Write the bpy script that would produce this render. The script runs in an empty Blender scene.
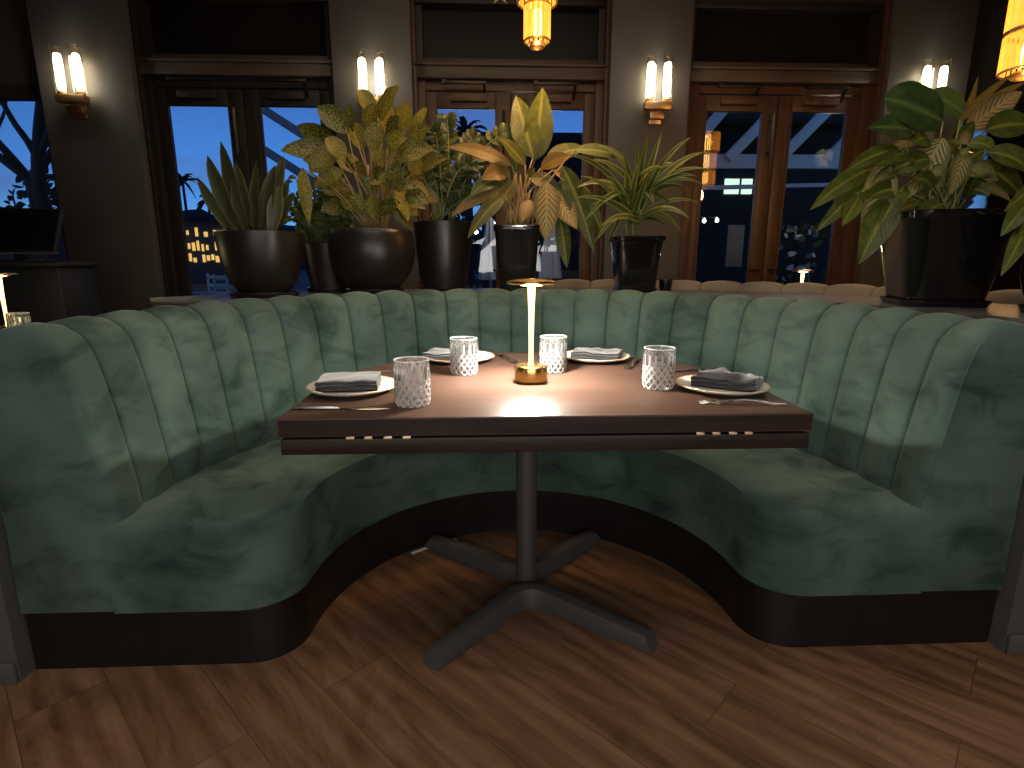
import bpy, bmesh, math, random
from math import sin, cos, pi, radians, hypot, sqrt, atan2, tan
from mathutils import Vector, Matrix, noise
random.seed(7)
scn = bpy.context.scene
COL = scn.collection
V = Vector

# ------------------------------------------------------------------ materials
class NT:
    def __init__(s, name):
        s.m = bpy.data.materials.new(name); s.m.use_nodes = True
        s.t = s.m.node_tree; s.t.nodes.clear()
        s.out = s.t.nodes.new('ShaderNodeOutputMaterial')
    def n(s, typ, **kw):
        nd = s.t.nodes.new(typ)
        for k, v in kw.items():
            if k.startswith('_'): setattr(nd, k[1:], v)
            else:
                key = k.replace('__', ' ')
                s.set(nd.inputs[key] if not key.isdigit() else nd.inputs[int(key)], v)
        return nd
    def set(s, sock, v):
        if isinstance(v, bpy.types.NodeSocket): s.t.links.new(v, sock)
        elif isinstance(v, (tuple, list)) and len(v) == 3 and sock.type == 'RGBA': sock.default_value = (*v, 1)
        else: sock.default_value = v
    def math(s, op, a, b=0.0, c=0.0):
        nd = s.t.nodes.new('ShaderNodeMath'); nd.operation = op
        s.set(nd.inputs[0], a); s.set(nd.inputs[1], b)
        if len(nd.inputs) > 2: s.set(nd.inputs[2], c)
        return nd.outputs[0]
    def mix(s, f, a, b):
        nd = s.t.nodes.new('ShaderNodeMix'); nd.data_type = 'RGBA'
        s.set(nd.inputs[0], f); s.set(nd.inputs[6], a); s.set(nd.inputs[7], b)
        return nd.outputs[2]
    def ramp(s, f, stops):
        nd = s.t.nodes.new('ShaderNodeValToRGB'); s.set(nd.inputs[0], f)
        e = nd.color_ramp.elements
        while len(e) < len(stops): e.new(0.5)
        for el, (p, c) in zip(e, stops):
            el.position = p; el.color = (*c, 1) if len(c) == 3 else c
        return nd.outputs[0]
    def noise(s, vec, scale, detail=3, dist=0.0, rough=0.5):
        nd = s.n('ShaderNodeTexNoise', Scale=scale, Detail=detail, Distortion=dist, Roughness=rough)
        if vec is not None: s.set(nd.inputs['Vector'], vec)
        return nd.outputs[0]
    def coord(s, which='Object'):
        return s.n('ShaderNodeTexCoord').outputs[which]
    def bump(s, h, strength=0.2, dist=0.01):
        return s.n('ShaderNodeBump', Strength=strength, Distance=dist, Height=h).outputs[0]
    def done(s, sh):
        s.t.links.new(sh, s.out.inputs[0]); return s.m

def principled(name, col, rough=0.5, metal=0.0, var=0.0, scale=20, bump=0.0, spec=0.5, coat=0.0, sheen=0.0):
    t = NT(name); c = col
    if var or bump:
        nz = t.noise(t.coord(), scale, 4)
        if var:
            c = t.mix(nz, tuple(x*(1-var) for x in col), tuple(min(1, x*(1+var)) for x in col))
    p = t.n('ShaderNodeBsdfPrincipled', Base__Color=c, Roughness=rough, Metallic=metal)
    p.inputs['Specular IOR Level'].default_value = spec
    p.inputs['Coat Weight'].default_value = coat
    p.inputs['Sheen Weight'].default_value = sheen
    if bump: t.set(p.inputs['Normal'], t.bump(nz, bump, 0.002))
    return t.done(p.outputs[0])

def emission(name, col, strength):
    t = NT(name)
    return t.done(t.n('ShaderNodeEmission', Color=col, Strength=strength).outputs[0])

def velvet(name, dark, light, sheen_tint, nap=0.7):
    t = NT(name); co = t.coord()
    big = t.noise(co, 3.0, 2, 0.4, 0.5)
    mp = t.n('ShaderNodeMapping'); t.set(mp.inputs[0], co); mp.inputs[3].default_value = (2.6, 2.6, 5.0); mp.inputs[2].default_value = (0.6, 0.5, 0.3)
    brush = t.noise(mp.outputs[0], 2.2, 4, 0.7, 0.6)
    fine = t.noise(co, 420, 2)
    sm = t.n('ShaderNodeMapRange', _interpolation_type='SMOOTHSTEP'); t.set(sm.inputs[0], brush)
    sm.inputs[1].default_value = 0.44; sm.inputs[2].default_value = 0.70
    b2 = t.n('ShaderNodeMapRange', _interpolation_type='SMOOTHSTEP'); t.set(b2.inputs[0], big); b2.inputs[1].default_value = 0.36; b2.inputs[2].default_value = 0.66
    f = t.math('SUBTRACT', t.math('ADD', t.math('MULTIPLY', b2.outputs[0], 0.55), 0.40), t.math('MULTIPLY', sm.outputs[0], 0.40))
    f = t.math('MINIMUM', t.math('MAXIMUM', f, 0.0), 1.0)
    c = t.mix(f, dark, light)
    p = t.n('ShaderNodeBsdfPrincipled', Base__Color=c, Roughness=0.85)
    p.inputs['Specular IOR Level'].default_value = 0.15
    t.set(p.inputs['Sheen Weight'], t.math('ADD', t.math('MULTIPLY', f, 0.25), 0.04))
    p.inputs['Sheen Roughness'].default_value = 0.35
    p.inputs['Sheen Tint'].default_value = (*sheen_tint, 1)
    h = t.math('ADD', t.math('MULTIPLY', brush, 1.0), t.math('MULTIPLY', fine, 0.12))
    t.set(p.inputs['Normal'], t.bump(h, 0.12, 0.012))
    return t.done(p.outputs[0])

def wood(name, c1, c2, rough=0.3, scale=1.0, axis='X', spec=0.5, coat=0.0):
    t = NT(name); co = t.coord()
    mp = t.n('ShaderNodeMapping'); t.set(mp.inputs[0], co)
    mp.inputs[3].default_value = {'X': (1.2, 16, 16), 'Y': (16, 1.2, 16), 'Z': (16, 16, 1.2)}[axis]
    g = t.noise(mp.outputs[0], 2.2*scale, 6, 0.8, 0.6)
    c = t.ramp(g, [(0.3, c1), (0.7, c2)])
    p = t.n('ShaderNodeBsdfPrincipled', Base__Color=c)
    t.set(p.inputs['Roughness'], t.math('ADD', t.math('MULTIPLY', g, 0.18), rough-0.09))
    p.inputs['Specular IOR Level'].default_value = spec
    p.inputs['Coat Weight'].default_value = coat
    t.set(p.inputs['Normal'], t.bump(g, 0.12, 0.003))
    return t.done(p.outputs[0])

def floor_mat():
    t = NT('plank_floor'); co = t.coord()
    mp = t.n('ShaderNodeMapping'); t.set(mp.inputs[0], co); mp.inputs[2].default_value = (0, 0, radians(46))
    br = t.n('ShaderNodeTexBrick', Scale=1.0)
    t.set(br.inputs['Vector'], mp.outputs[0])
    br.offset = 0.37; br.inputs['Brick Width'].default_value = 1.22; br.inputs['Row Height'].default_value = 0.19
    br.inputs['Mortar Size'].default_value = 0.0016; br.inputs['Mortar Smooth'].default_value = 0.4
    br.inputs['Color1'].default_value = (0, 0, 0, 1); br.inputs['Color2'].default_value = (1, 1, 1, 1)
    br.inputs['Mortar'].default_value = (0.5, 0.5, 0.5, 1)
    # shift the grain per plank
    sh = t.n('ShaderNodeVectorMath', _operation='MULTIPLY_ADD')
    t.set(sh.inputs[0], br.outputs[0]); sh.inputs[1].default_value = (3.1, 1.7, 5.0); t.set(sh.inputs[2], mp.outputs[0])
    mp2 = t.n('ShaderNodeMapping'); t.set(mp2.inputs[0], sh.outputs[0]); mp2.inputs[3].default_value = (1.1, 5.0, 1)
    g1 = t.noise(mp2.outputs[0], 1.5, 8, 2.4, 0.64)
    mp3 = t.n('ShaderNodeMapping'); t.set(mp3.inputs[0], sh.outputs[0]); mp3.inputs[3].default_value = (2.5, 60, 1)
    g2 = t.noise(mp3.outputs[0], 2.0, 3, 0.3)
    # cathedral rings
    wv = t.n('ShaderNodeTexWave', Scale=0.9, Distortion=6.0, Detail=3.0)
    wv.bands_direction = 'Y'; wv.inputs['Detail Scale'].default_value = 0.7
    t.set(wv.inputs['Vector'], mp2.outputs[0])
    f = t.math('ADD', t.math('MULTIPLY', g1, 0.62), t.math('MULTIPLY', g2, 0.16))
    f = t.math('ADD', f, t.math('MULTIPLY', wv.outputs[1], 0.10))
    c = t.ramp(f, [(0.27, (0.075, 0.033, 0.016)), (0.41, (0.185, 0.093, 0.048)), (0.55, (0.275, 0.146, 0.079)), (0.72, (0.40, 0.23, 0.13))])
    c = t.mix(t.math('MULTIPLY', br.outputs[0], 0.22), c, (0.10, 0.045, 0.025))
    c = t.mix(t.math('MULTIPLY', br.outputs[1], 0.6), c, (0.03, 0.014, 0.008))
    p = t.n('ShaderNodeBsdfPrincipled', Base__Color=c)
    t.set(p.inputs['Roughness'], t.math('ADD', t.math('MULTIPLY', g1, 0.2), 0.36))
    p.inputs['Specular IOR Level'].default_value = 0.35
    t.set(p.inputs['Normal'], t.bump(f, 0.15, 0.003))
    return t.done(p.outputs[0])

def pane_mat(name, tint=(0.9, 0.93, 0.95)):
    t = NT(name)
    fr = t.n('ShaderNodeFresnel', IOR=1.5)
    tr = t.n('ShaderNodeBsdfTransparent', Color=tint)
    gl = t.n('ShaderNodeBsdfGlossy', Color=(1, 1, 1), Roughness=0.01)
    mx = t.n('ShaderNodeMixShader'); t.set(mx.inputs[0], t.math('MULTIPLY', fr.outputs[0], 1.6))
    t.set(mx.inputs[1], tr.outputs[0]); t.set(mx.inputs[2], gl.outputs[0])
    return t.done(mx.outputs[0])

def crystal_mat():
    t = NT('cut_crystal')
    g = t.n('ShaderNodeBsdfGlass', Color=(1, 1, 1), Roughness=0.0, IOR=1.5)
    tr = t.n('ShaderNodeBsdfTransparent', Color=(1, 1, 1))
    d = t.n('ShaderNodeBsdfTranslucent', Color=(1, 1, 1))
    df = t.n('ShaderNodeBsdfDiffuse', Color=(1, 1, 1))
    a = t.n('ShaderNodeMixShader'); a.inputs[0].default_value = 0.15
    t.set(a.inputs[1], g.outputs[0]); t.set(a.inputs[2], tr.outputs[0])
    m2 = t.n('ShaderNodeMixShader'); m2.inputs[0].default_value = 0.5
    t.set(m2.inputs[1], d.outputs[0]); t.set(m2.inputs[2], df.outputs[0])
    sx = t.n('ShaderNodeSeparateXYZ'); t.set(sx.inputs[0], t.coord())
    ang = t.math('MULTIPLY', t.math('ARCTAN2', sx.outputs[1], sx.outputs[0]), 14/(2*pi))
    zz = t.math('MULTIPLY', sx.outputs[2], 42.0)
    def lines(x, w):   # white lines painted along the cuts for lamp sparkle, 1 on the line
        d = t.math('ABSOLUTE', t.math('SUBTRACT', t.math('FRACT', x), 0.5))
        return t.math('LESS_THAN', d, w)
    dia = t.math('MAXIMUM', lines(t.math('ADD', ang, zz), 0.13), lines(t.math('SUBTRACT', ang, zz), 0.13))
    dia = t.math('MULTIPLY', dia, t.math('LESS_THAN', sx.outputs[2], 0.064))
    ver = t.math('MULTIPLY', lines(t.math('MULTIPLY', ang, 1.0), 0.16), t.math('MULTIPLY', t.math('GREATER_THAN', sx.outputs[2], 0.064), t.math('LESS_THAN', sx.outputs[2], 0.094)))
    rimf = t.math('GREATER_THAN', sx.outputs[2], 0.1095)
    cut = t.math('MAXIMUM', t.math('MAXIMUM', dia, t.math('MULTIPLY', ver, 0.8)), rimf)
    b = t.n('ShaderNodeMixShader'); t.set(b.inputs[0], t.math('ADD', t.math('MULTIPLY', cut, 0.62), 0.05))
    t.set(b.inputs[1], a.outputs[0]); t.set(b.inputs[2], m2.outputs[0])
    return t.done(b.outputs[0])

def leaf_mat(name, dark, light, pattern, rough=0.42, amount=1.0):
    """u runs across the blade, v along it, colour layer 'tint' shifts dark to light"""
    t = NT(name)
    uv = t.n('ShaderNodeUVMap').outputs[0]
    sx = t.n('ShaderNodeSeparateXYZ'); t.set(sx.inputs[0], uv)
    u, v = sx.outputs[0], sx.outputs[1]
    au = t.math('ABSOLUTE', t.math('SUBTRACT', u, 0.5))
    at = t.n('ShaderNodeVertexColor', _layer_name='tint')
    ss = t.n('ShaderNodeSeparateColor'); t.set(ss.inputs[0], at.outputs[0])
    tint, brown = ss.outputs[0], ss.outputs[1]
    co = t.coord()
    nz = t.noise(co, 28, 4, 0.5)
    if pattern == 'midrib':
        f = t.math('SUBTRACT', 1.0, t.math('MULTIPLY', au, 9.0))
        f = t.math('MAXIMUM', f, t.math('MULTIPLY', t.math('SUBTRACT', nz, 0.45), 1.2))
    elif pattern == 'edge':
        f = t.math('MULTIPLY', t.math('SUBTRACT', au, 0.32), 9.0)
        wv = t.n('ShaderNodeTexWave', Scale=9.0, Distortion=5.0, Detail=2.0); wv.bands_direction = 'Y'
        t.set(wv.inputs['Vector'], uv)
        f = t.math('MAXIMUM', f, t.math('MULTIPLY', wv.outputs[1], 0.35))
    elif pattern == 'stripe':
        f = t.math('SUBTRACT', 1.0, t.math('MULTIPLY', t.math('ABSOLUTE', t.math('SUBTRACT', au, 0.33)), 8.0))
    elif pattern == 'feather':
        ph = t.math('ADD', t.math('MULTIPLY', v, 62.0), t.math('MULTIPLY', au, -34.0))
        f = t.math('MULTIPLY', t.math('ADD', t.math('SINE', ph), 0.55), 0.8)
        f = t.math('MULTIPLY', f, t.math('SUBTRACT', 1.0, t.math('MULTIPLY', t.math('MAXIMUM', t.math('SUBTRACT', au, 0.27), 0.0), 7.0)))
        f = t.math('MAXIMUM', f, t.math('SUBTRACT', 1.0, t.math('MULTIPLY', au, 14.0)))
    elif pattern == 'speckle':
        vo = t.n('ShaderNodeTexVoronoi', Scale=150.0); t.set(vo.inputs['Vector'], co)
        f = t.math('MULTIPLY', t.math('SUBTRACT', 0.62, vo.outputs[0]), 2.6)
        f = t.math('MULTIPLY', f, t.math('SUBTRACT', 1.05, t.math('MULTIPLY', au, 1.2)))
    else:
        f = nz
    f = t.math('MINIMUM', t.math('MAXIMUM', t.math('MULTIPLY', f, amount), 0.0), 1.0)
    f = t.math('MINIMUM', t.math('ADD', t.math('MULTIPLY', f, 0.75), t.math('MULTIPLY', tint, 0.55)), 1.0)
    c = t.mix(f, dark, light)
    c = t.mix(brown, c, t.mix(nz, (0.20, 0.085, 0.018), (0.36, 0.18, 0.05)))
    p = t.n('ShaderNodeBsdfPrincipled', Base__Color=c, Roughness=rough)
    p.inputs['Specular IOR Level'].default_value = 0.4
    t.set(p.inputs['Normal'], t.bump(t.math('SINE', t.math('ADD', t.math('MULTIPLY', v, 70.0), t.math('MULTIPLY', au, -40.0))), 0.12, 0.002))
    tl = t.n('ShaderNodeBsdfTranslucent', Color=c)
    mx = t.n('ShaderNodeMixShader'); mx.inputs[0].default_value = 0.18
    t.set(mx.inputs[1], p.outputs[0]); t.set(mx.inputs[2], tl.outputs[0])
    return t.done(mx.outputs[0])

def amber_mat(name, strength):
    t = NT(name); co = t.coord()
    nz = t.noise(co, 30, 3)
    em = t.n('ShaderNodeEmission', Strength=strength); t.set(em.inputs[0], t.mix(nz, (1.0, 0.30, 0.02), (1.0, 0.52, 0.09)))
    g = t.n('ShaderNodeBsdfTransparent', Color=(1.0, 0.66, 0.25))
    gl = t.n('ShaderNodeBsdfGlossy', Color=(1, 0.8, 0.5), Roughness=0.1)
    mx = t.n('ShaderNodeMixShader'); mx.inputs[0].default_value = 0.4
    t.set(mx.inputs[1], g.outputs[0]); t.set(mx.inputs[2], em.outputs[0])
    m2 = t.n('ShaderNodeMixShader'); m2.inputs[0].default_value = 0.12
    t.set(m2.inputs[1], mx.outputs[0]); t.set(m2.inputs[2], gl.outputs[0])
    return t.done(m2.outputs[0])

def tube_glass():
    t = NT('clear_tube_glass')
    tr = t.n('ShaderNodeBsdfTransparent', Color=(1, 0.98, 0.94))
    gl = t.n('ShaderNodeBsdfGlossy', Color=(1, 1, 1), Roughness=0.05)
    lw = t.n('ShaderNodeLayerWeight', Blend=0.25)
    mx = t.n('ShaderNodeMixShader'); t.set(mx.inputs[0], t.math('MULTIPLY', lw.outputs[1], 0.7))
    t.set(mx.inputs[1], tr.outputs[0]); t.set(mx.inputs[2], gl.outputs[0])
    return t.done(mx.outputs[0])

M = {}
M['velvet'] = velvet('green_velvet', (0.024, 0.048, 0.039), (0.108, 0.166, 0.136), (0.75, 0.88, 0.80))
M['tan_velvet'] = velvet('tan_velvet', (0.13, 0.11, 0.08), (0.24, 0.20, 0.15), (0.9, 0.8, 0.65))
M['plinth'] = principled('black_plinth', (0.010, 0.008, 0.007), 0.42, 0, 0.4, 12)
M['panel'] = principled('charcoal_paint', (0.095, 0.092, 0.090), 0.6, 0, 0.2, 8, 0.1)
M['ledge'] = principled('pale_ledge', (0.085, 0.080, 0.074), 0.45, 0, 0.15, 10)
M['table'] = wood('dark_table_wood', (0.050, 0.027, 0.019), (0.100, 0.056, 0.040), 0.40, 1.0, 'X', 0.16, 0.0)
M['table_edge'] = wood('table_edge_wood', (0.016, 0.008, 0.006), (0.034, 0.017, 0.012), 0.45, 1.0, 'X', 0.3)
M['steel'] = principled('grey_steel', (0.105, 0.097, 0.093), 0.5, 0.4, 0.15, 30, 0.05)
M['brass'] = principled('brass', (0.78, 0.50, 0.16), 0.22, 1.0, 0.08, 40)
M['hinge'] = principled('pale_hinge', (0.75, 0.60, 0.38), 0.35, 0.6)
M['brass_dull'] = principled('dull_brass', (0.55, 0.36, 0.17), 0.4, 1.0, 0.15, 40)
M['cutlery'] = principled('steel_cutlery', (0.72, 0.68, 0.62), 0.2, 1.0)
M['plate'] = principled('white_stoneware', (0.78, 0.74, 0.67), 0.28, 0, 0.06, 25)
M['plate_rim'] = principled('tan_plate_rim', (0.60, 0.44, 0.28), 0.35, 0, 0.15, 40)
M['napkin'] = principled('charcoal_linen', (0.022, 0.0225, 0.025), 0.9, 0, 0.25, 180, 0.4, 0.2, 0, 0.4)
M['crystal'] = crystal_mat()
M['pot_dark'] = principled('matte_dark_pot', (0.017, 0.012, 0.010), 0.36, 0, 0.25, 7, 0.05)
M['pot_black'] = principled('glossy_black_pot', (0.006, 0.005, 0.005), 0.10, 0, 0, 1, 0, 0.7, 0.4)
M['soil'] = principled('potting_soil', (0.02, 0.012, 0.008), 0.95, 0, 0.5, 60, 0.6)
M['stem_green'] = principled('green_stem', (0.16, 0.19, 0.05), 0.5, 0, 0.3, 20)
M['stem_tan'] = principled('tan_stem', (0.32, 0.22, 0.09), 0.5, 0, 0.3, 20)
M['wall'] = principled('dark_wall_paint', (0.034, 0.030, 0.027), 0.55, 0, 0.15, 4, 0.05)
M['column'] = principled('column_paint', (0.072, 0.065, 0.058), 0.5, 0, 0.12, 6, 0.05)
M['door'] = wood('warm_lit_door_wood', (0.050, 0.024, 0.012), (0.100, 0.050, 0.026), 0.42, 0.8, 'Z', 0.4)  # espresso wood painted browner to carry the pendant's warm light
M['dark_door'] = wood('espresso_door_wood', (0.014, 0.010, 0.008), (0.027, 0.018, 0.013), 0.45, 0.8, 'Z', 0.4)
M['header'] = wood('header_wood', (0.05, 0.034, 0.024), (0.085, 0.058, 0.04), 0.45, 0.8, 'X', 0.4)
M['tinted'] = principled('dark_tinted_panel', (0.010, 0.008, 0.007), 0.35, 0, 0.2, 3, 0, 0.12)
M['pane'] = pane_mat('window_glass')
M['metal_dark'] = principled('dark_bronze', (0.05, 0.04, 0.032), 0.35, 0.8)
M['filament'] = emission('tube_light', (1.0, 0.88, 0.62), 14)
M['tube'] = tube_glass()
M['amber'] = amber_mat('amber_glass', 3.0)
M['amber_bulb'] = emission('amber_bulb', (1.0, 0.60, 0.16), 11)
M['lamp_stem'] = None
M['diffuser'] = emission('lamp_diffuser', (1.0, 0.78, 0.42), 20)
M['black'] = principled('matte_black', (0.008, 0.008, 0.009), 0.5, 0, 0.2, 10)
M['screen'] = principled('dark_screen', (0.004, 0.004, 0.006), 0.15)
M['screen_edge'] = principled('grey_bezel', (0.20, 0.20, 0.22), 0.4)
M['floor'] = floor_mat()
M['ceiling'] = principled('dark_ceiling', (0.03, 0.028, 0.026), 0.8, 0, 0.1, 3)
M['asphalt'] = principled('patio_paving', (0.03, 0.03, 0.035), 0.8, 0, 0.3, 4)
M['dusk_wall'] = principled('dark_facade', (0.014, 0.011, 0.009), 0.9, 0, 0.3, 0.8)
M['hill'] = principled('dark_hill', (0.006, 0.010, 0.018), 0.9, 0, 0.4, 0.6)
M['bark'] = principled('dark_bark', (0.012, 0.010, 0.012), 0.9, 0, 0.3, 12)
M['palm'] = principled('palm_frond', (0.008, 0.014, 0.012), 0.8, 0, 0.3, 6)
M['facade'] = principled('far_facade', (0.10, 0.06, 0.04), 0.8, 0, 0.3, 2)
M['lit'] = emission('lit_window', (1.0, 0.58, 0.16), 1.1)
M['lit_red'] = emission('lit_sign_red', (1.0, 0.25, 0.08), 0.7)
M['lit_green'] = emission('lit_window_green', (0.75, 1.0, 0.80), 1.3)
M['bulb'] = emission('string_bulb', (1.0, 0.93, 0.78), 25)
M['white_paint'] = principled('white_outdoor_paint', (0.50, 0.50, 0.50), 0.5, 0, 0.1, 5)
M['canvas'] = principled('umbrella_canvas', (0.62, 0.60, 0.56), 0.85, 0, 0.1, 8)
M['tan_board'] = principled('tan_board', (0.34, 0.27, 0.18), 0.7, 0, 0.2, 9)
M['bench_blue'] = principled('navy_cushion', (0.02, 0.03, 0.12), 0.8, 0, 0.2, 9)
M['white_flower'] = principled('white_petal', (0.7, 0.72, 0.74), 0.6)
M['votive'] = principled('dark_red_glass', (0.012, 0.004, 0.004), 0.2)
M['ember'] = emission('votive_glow', (1.0, 0.12, 0.04), 3)
M['paper'] = principled('white_paper', (0.8, 0.79, 0.77), 0.6)
t = NT('lamp_stem_painted_glow')  # emission paints the disc's light onto the brass stem, brighter towards the top
sx = t.n('ShaderNodeSeparateXYZ'); t.set(sx.inputs[0], t.coord())
lw = t.n('ShaderNodeLayerWeight', Blend=0.5)
rim = t.math('POWER', lw.outputs[1], 1.6)
cc = t.mix(rim, (1.0, 0.78, 0.30), (1.0, 0.50, 0.05))
em = t.n('ShaderNodeEmission', Color=cc)
t.set(em.inputs[1], t.math('MULTIPLY', t.math('ADD', t.math('MULTIPLY', sx.outputs[2], 8.0), 2.2), t.math('SUBTRACT', 1.2, t.math('MULTIPLY', rim, 0.75))))
M['lamp_stem'] = t.done(em.outputs[0])
L = {}
L['snake'] = leaf_mat('snake_plant_leaf', (0.024, 0.040, 0.018), (0.20, 0.18, 0.05), 'edge', 0.4, 0.8)
L['bush'] = leaf_mat('bush_leaf', (0.022, 0.048, 0.014), (0.15, 0.19, 0.04), 'plain', 0.5)
L['croton'] = leaf_mat('speckled_leaf', (0.038, 0.060, 0.010), (0.52, 0.40, 0.05), 'speckle', 0.42)
L['zz'] = leaf_mat('zz_leaf', (0.018, 0.034, 0.013), (0.17, 0.19, 0.045), 'midrib', 0.3)
L['lily'] = leaf_mat('broad_leaf', (0.052, 0.074, 0.012), (0.30, 0.30, 0.045), 'midrib', 0.42)
L['feather'] = leaf_mat('feather_leaf', (0.05, 0.08, 0.02), (0.60, 0.50, 0.20), 'feather', 0.42)
L['dracaena'] = leaf_mat('striped_leaf', (0.036, 0.062, 0.014), (0.42, 0.42, 0.10), 'stripe', 0.35)
L['round'] = leaf_mat('round_leaf', (0.035, 0.065, 0.018), (0.16, 0.22, 0.05), 'midrib', 0.4)

# ------------------------------------------------------------------ mesh helpers
class MB:
    def __init__(s):
        s.bm = bmesh.new()
        s.uv = s.bm.loops.layers.uv.new('UVMap')
        s.mats = []
    def box(s, c, size, rot=None, bevel=0.0, seg=2):
        r = bmesh.ops.create_cube(s.bm, size=1.0)
        vs = r['verts']
        mtx = Matrix.Translation(V(c)) @ ((rot.to_4x4() if rot else Matrix.Identity(4)) @ Matrix.Diagonal((*size, 1)))
        bmesh.ops.transform(s.bm, matrix=mtx, verts=vs)
        if bevel:
            es = list({e for v in vs for e in v.link_edges})
            bmesh.ops.bevel(s.bm, geom=es, offset=bevel, segments=seg, profile=0.5, affect='EDGES', clamp_overlap=True)
        return s
    def bar(s, a, b, w, h, bevel=0.0):
        a, b = V(a), V(b); d = b-a
        q = d.to_track_quat('X', 'Z').to_matrix()
        return s.box((a+b)/2, (d.length, w, h), q, bevel)
    def grid(s, rows, closed_u=False, closed_v=False, flip=False):
        R = [[s.bm.verts.new(p) for p in row] for row in rows]
        n, m = len(R), len(R[0]); fs = []
        for i in range(n if closed_v else n-1):
            for j in range(m if closed_u else m-1):
                q = [R[i][j], R[i][(j+1) % m], R[(i+1) % n][(j+1) % m], R[(i+1) % n][j]]
                if flip: q.reverse()
                try: fs.append(s.bm.faces.new(q))
                except ValueError: pass
        return R, fs
    def lathe(s, prof, seg=32, c=(0, 0, 0), cap=False, sq=None):
        """sq: optional function angle -> radius multiplier"""
        rows = []
        for r, z in prof:
            rows.append([(c[0]+r*(sq(k*2*pi/seg) if sq else 1)*cos(k*2*pi/seg),
                          c[1]+r*(sq(k*2*pi/seg) if sq else 1)*sin(k*2*pi/seg), c[2]+z) for k in range(seg)])
        R, fs = s.grid(rows, closed_u=True)
        if cap:
            s.bm.faces.new(list(reversed(R[0]))); s.bm.faces.new(R[-1])
        return s
    def tube(s, pts, rad, seg=8, cap=True):
        pts = [V(p) for p in pts]; n = len(pts)
        if not isinstance(rad, (list, tuple)): rad = [rad]*n
        rows = []; nrm = None
        for i, p in enumerate(pts):
            d = (pts[min(i+1, n-1)]-pts[max(i-1, 0)]).normalized()
            if nrm is None:
                nrm = d.orthogonal().normalized()
            nrm = (nrm - d*nrm.dot(d)).normalized(); b = d.cross(nrm)
            rows.append([p+(nrm*cos(2*pi*k/seg)+b*sin(2*pi*k/seg))*rad[i] for k in range(seg)])
        R, fs = s.grid(rows, closed_u=True)
        if cap:
            s.bm.faces.new(list(reversed(R[0]))); s.bm.faces.new(R[-1])
        return s
    def prism(s, poly, z0, z1, bevel=0.0, seg=2, only_top=False):
        lo = [s.bm.verts.new((x, y, z0)) for x, y in poly]; hi = [s.bm.verts.new((x, y, z1)) for x, y in poly]
        n = len(poly)
        f1 = s.bm.faces.new(list(reversed(lo))); f2 = s.bm.faces.new(hi)
        for i in range(n): s.bm.faces.new([lo[i], lo[(i+1) % n], hi[(i+1) % n], hi[i]])
        if bevel:
            es = list(f2.edges)+([] if only_top else list(f1.edges))
            bmesh.ops.bevel(s.bm, geom=es, offset=bevel, segments=seg, profile=0.5, affect='EDGES', clamp_overlap=True)
        return s
    def quad(s, pts):
        s.bm.faces.new([s.bm.verts.new(p) for p in pts]); return s
    def leaf(s, b, c, t, w, hint=(0, -1, 0.4), prof='oval', fold=0.18, tint=0.5, brown=0.0, n=9, wav=0.0):
        cl = s.bm.loops.layers.float_color.get('tint') or s.bm.loops.layers.float_color.new('tint')
        b, c, t, hint = V(b), V(c), V(t), V(hint)
        rows = []; m = 5
        ph = random.random()*6
        for i in range(n):
            k = i/(n-1)
            p = b*(1-k)**2+c*2*k*(1-k)+t*k*k
            d = ((c-b)*(1-k)+(t-c)*k).normalized()
            a = d.cross(hint)
            a = a.normalized() if a.length > 1e-4 else d.orthogonal().normalized()
            nr = a.cross(d)
            if prof == 'oval': wd = sin(pi*min(1, k**0.8*0.985+0.01))**0.8
            elif prof == 'round': wd = max(0.02, sqrt(max(0, 1-(2*k-1)**2)))
            elif prof == 'blade': wd = min(1, 0.5+k*1.1)*(1-k**3.2)**0.8 if k < 1 else 0.01
            elif prof == 'lance': wd = (1-k)**0.55*(0.55+0.45*min(1, k*3)) if k < 1 else 0.01
            else: wd = (min(1, k*6+0.3))*(1-k**2.2)**0.9 if k < 1 else 0.01
            wd = max(wd, 0.015)
            row = []
            for j in range(m):
                q = (j/(m-1)-0.5)*2
                row.append(p+a*q*wd*w/2+nr*(abs(q)*fold*wd*w/2+wav*w*sin(k*14+ph)*abs(q)))
            rows.append(row)
        R, fs = s.grid(rows)
        fi = 0
        for i in range(n-1):
            for j in range(m-1):
                if fi >= len(fs): break
                f = fs[fi]; fi += 1
                vals = [(j/(m-1), i/(n-1)), ((j+1)/(m-1), i/(n-1)), ((j+1)/(m-1), (i+1)/(n-1)), (j/(m-1), (i+1)/(n-1))]
                for lp, uvv in zip(f.loops, vals):
                    lp[s.uv].uv = uvv; lp[cl] = (tint, brown, 0, 1)
        return s
    def build(s, name, mat, parent=None, smooth=True, loc=(0, 0, 0), normals=True):
        if normals: bmesh.ops.recalc_face_normals(s.bm, faces=s.bm.faces[:])
        me = bpy.data.meshes.new(name); s.bm.to_mesh(me); s.bm.free()
        me.materials.append(mat)
        if smooth:
            me.polygons.foreach_set('use_smooth', [True]*len(me.polygons))
            if smooth != 'all':
                me.set_sharp_from_angle(angle=radians(smooth if isinstance(smooth, (int, float)) and smooth is not True else 35))
        o = bpy.data.objects.new(name, me); COL.objects.link(o)
        o.location = loc
        if parent: o.parent = parent
        return o

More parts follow.
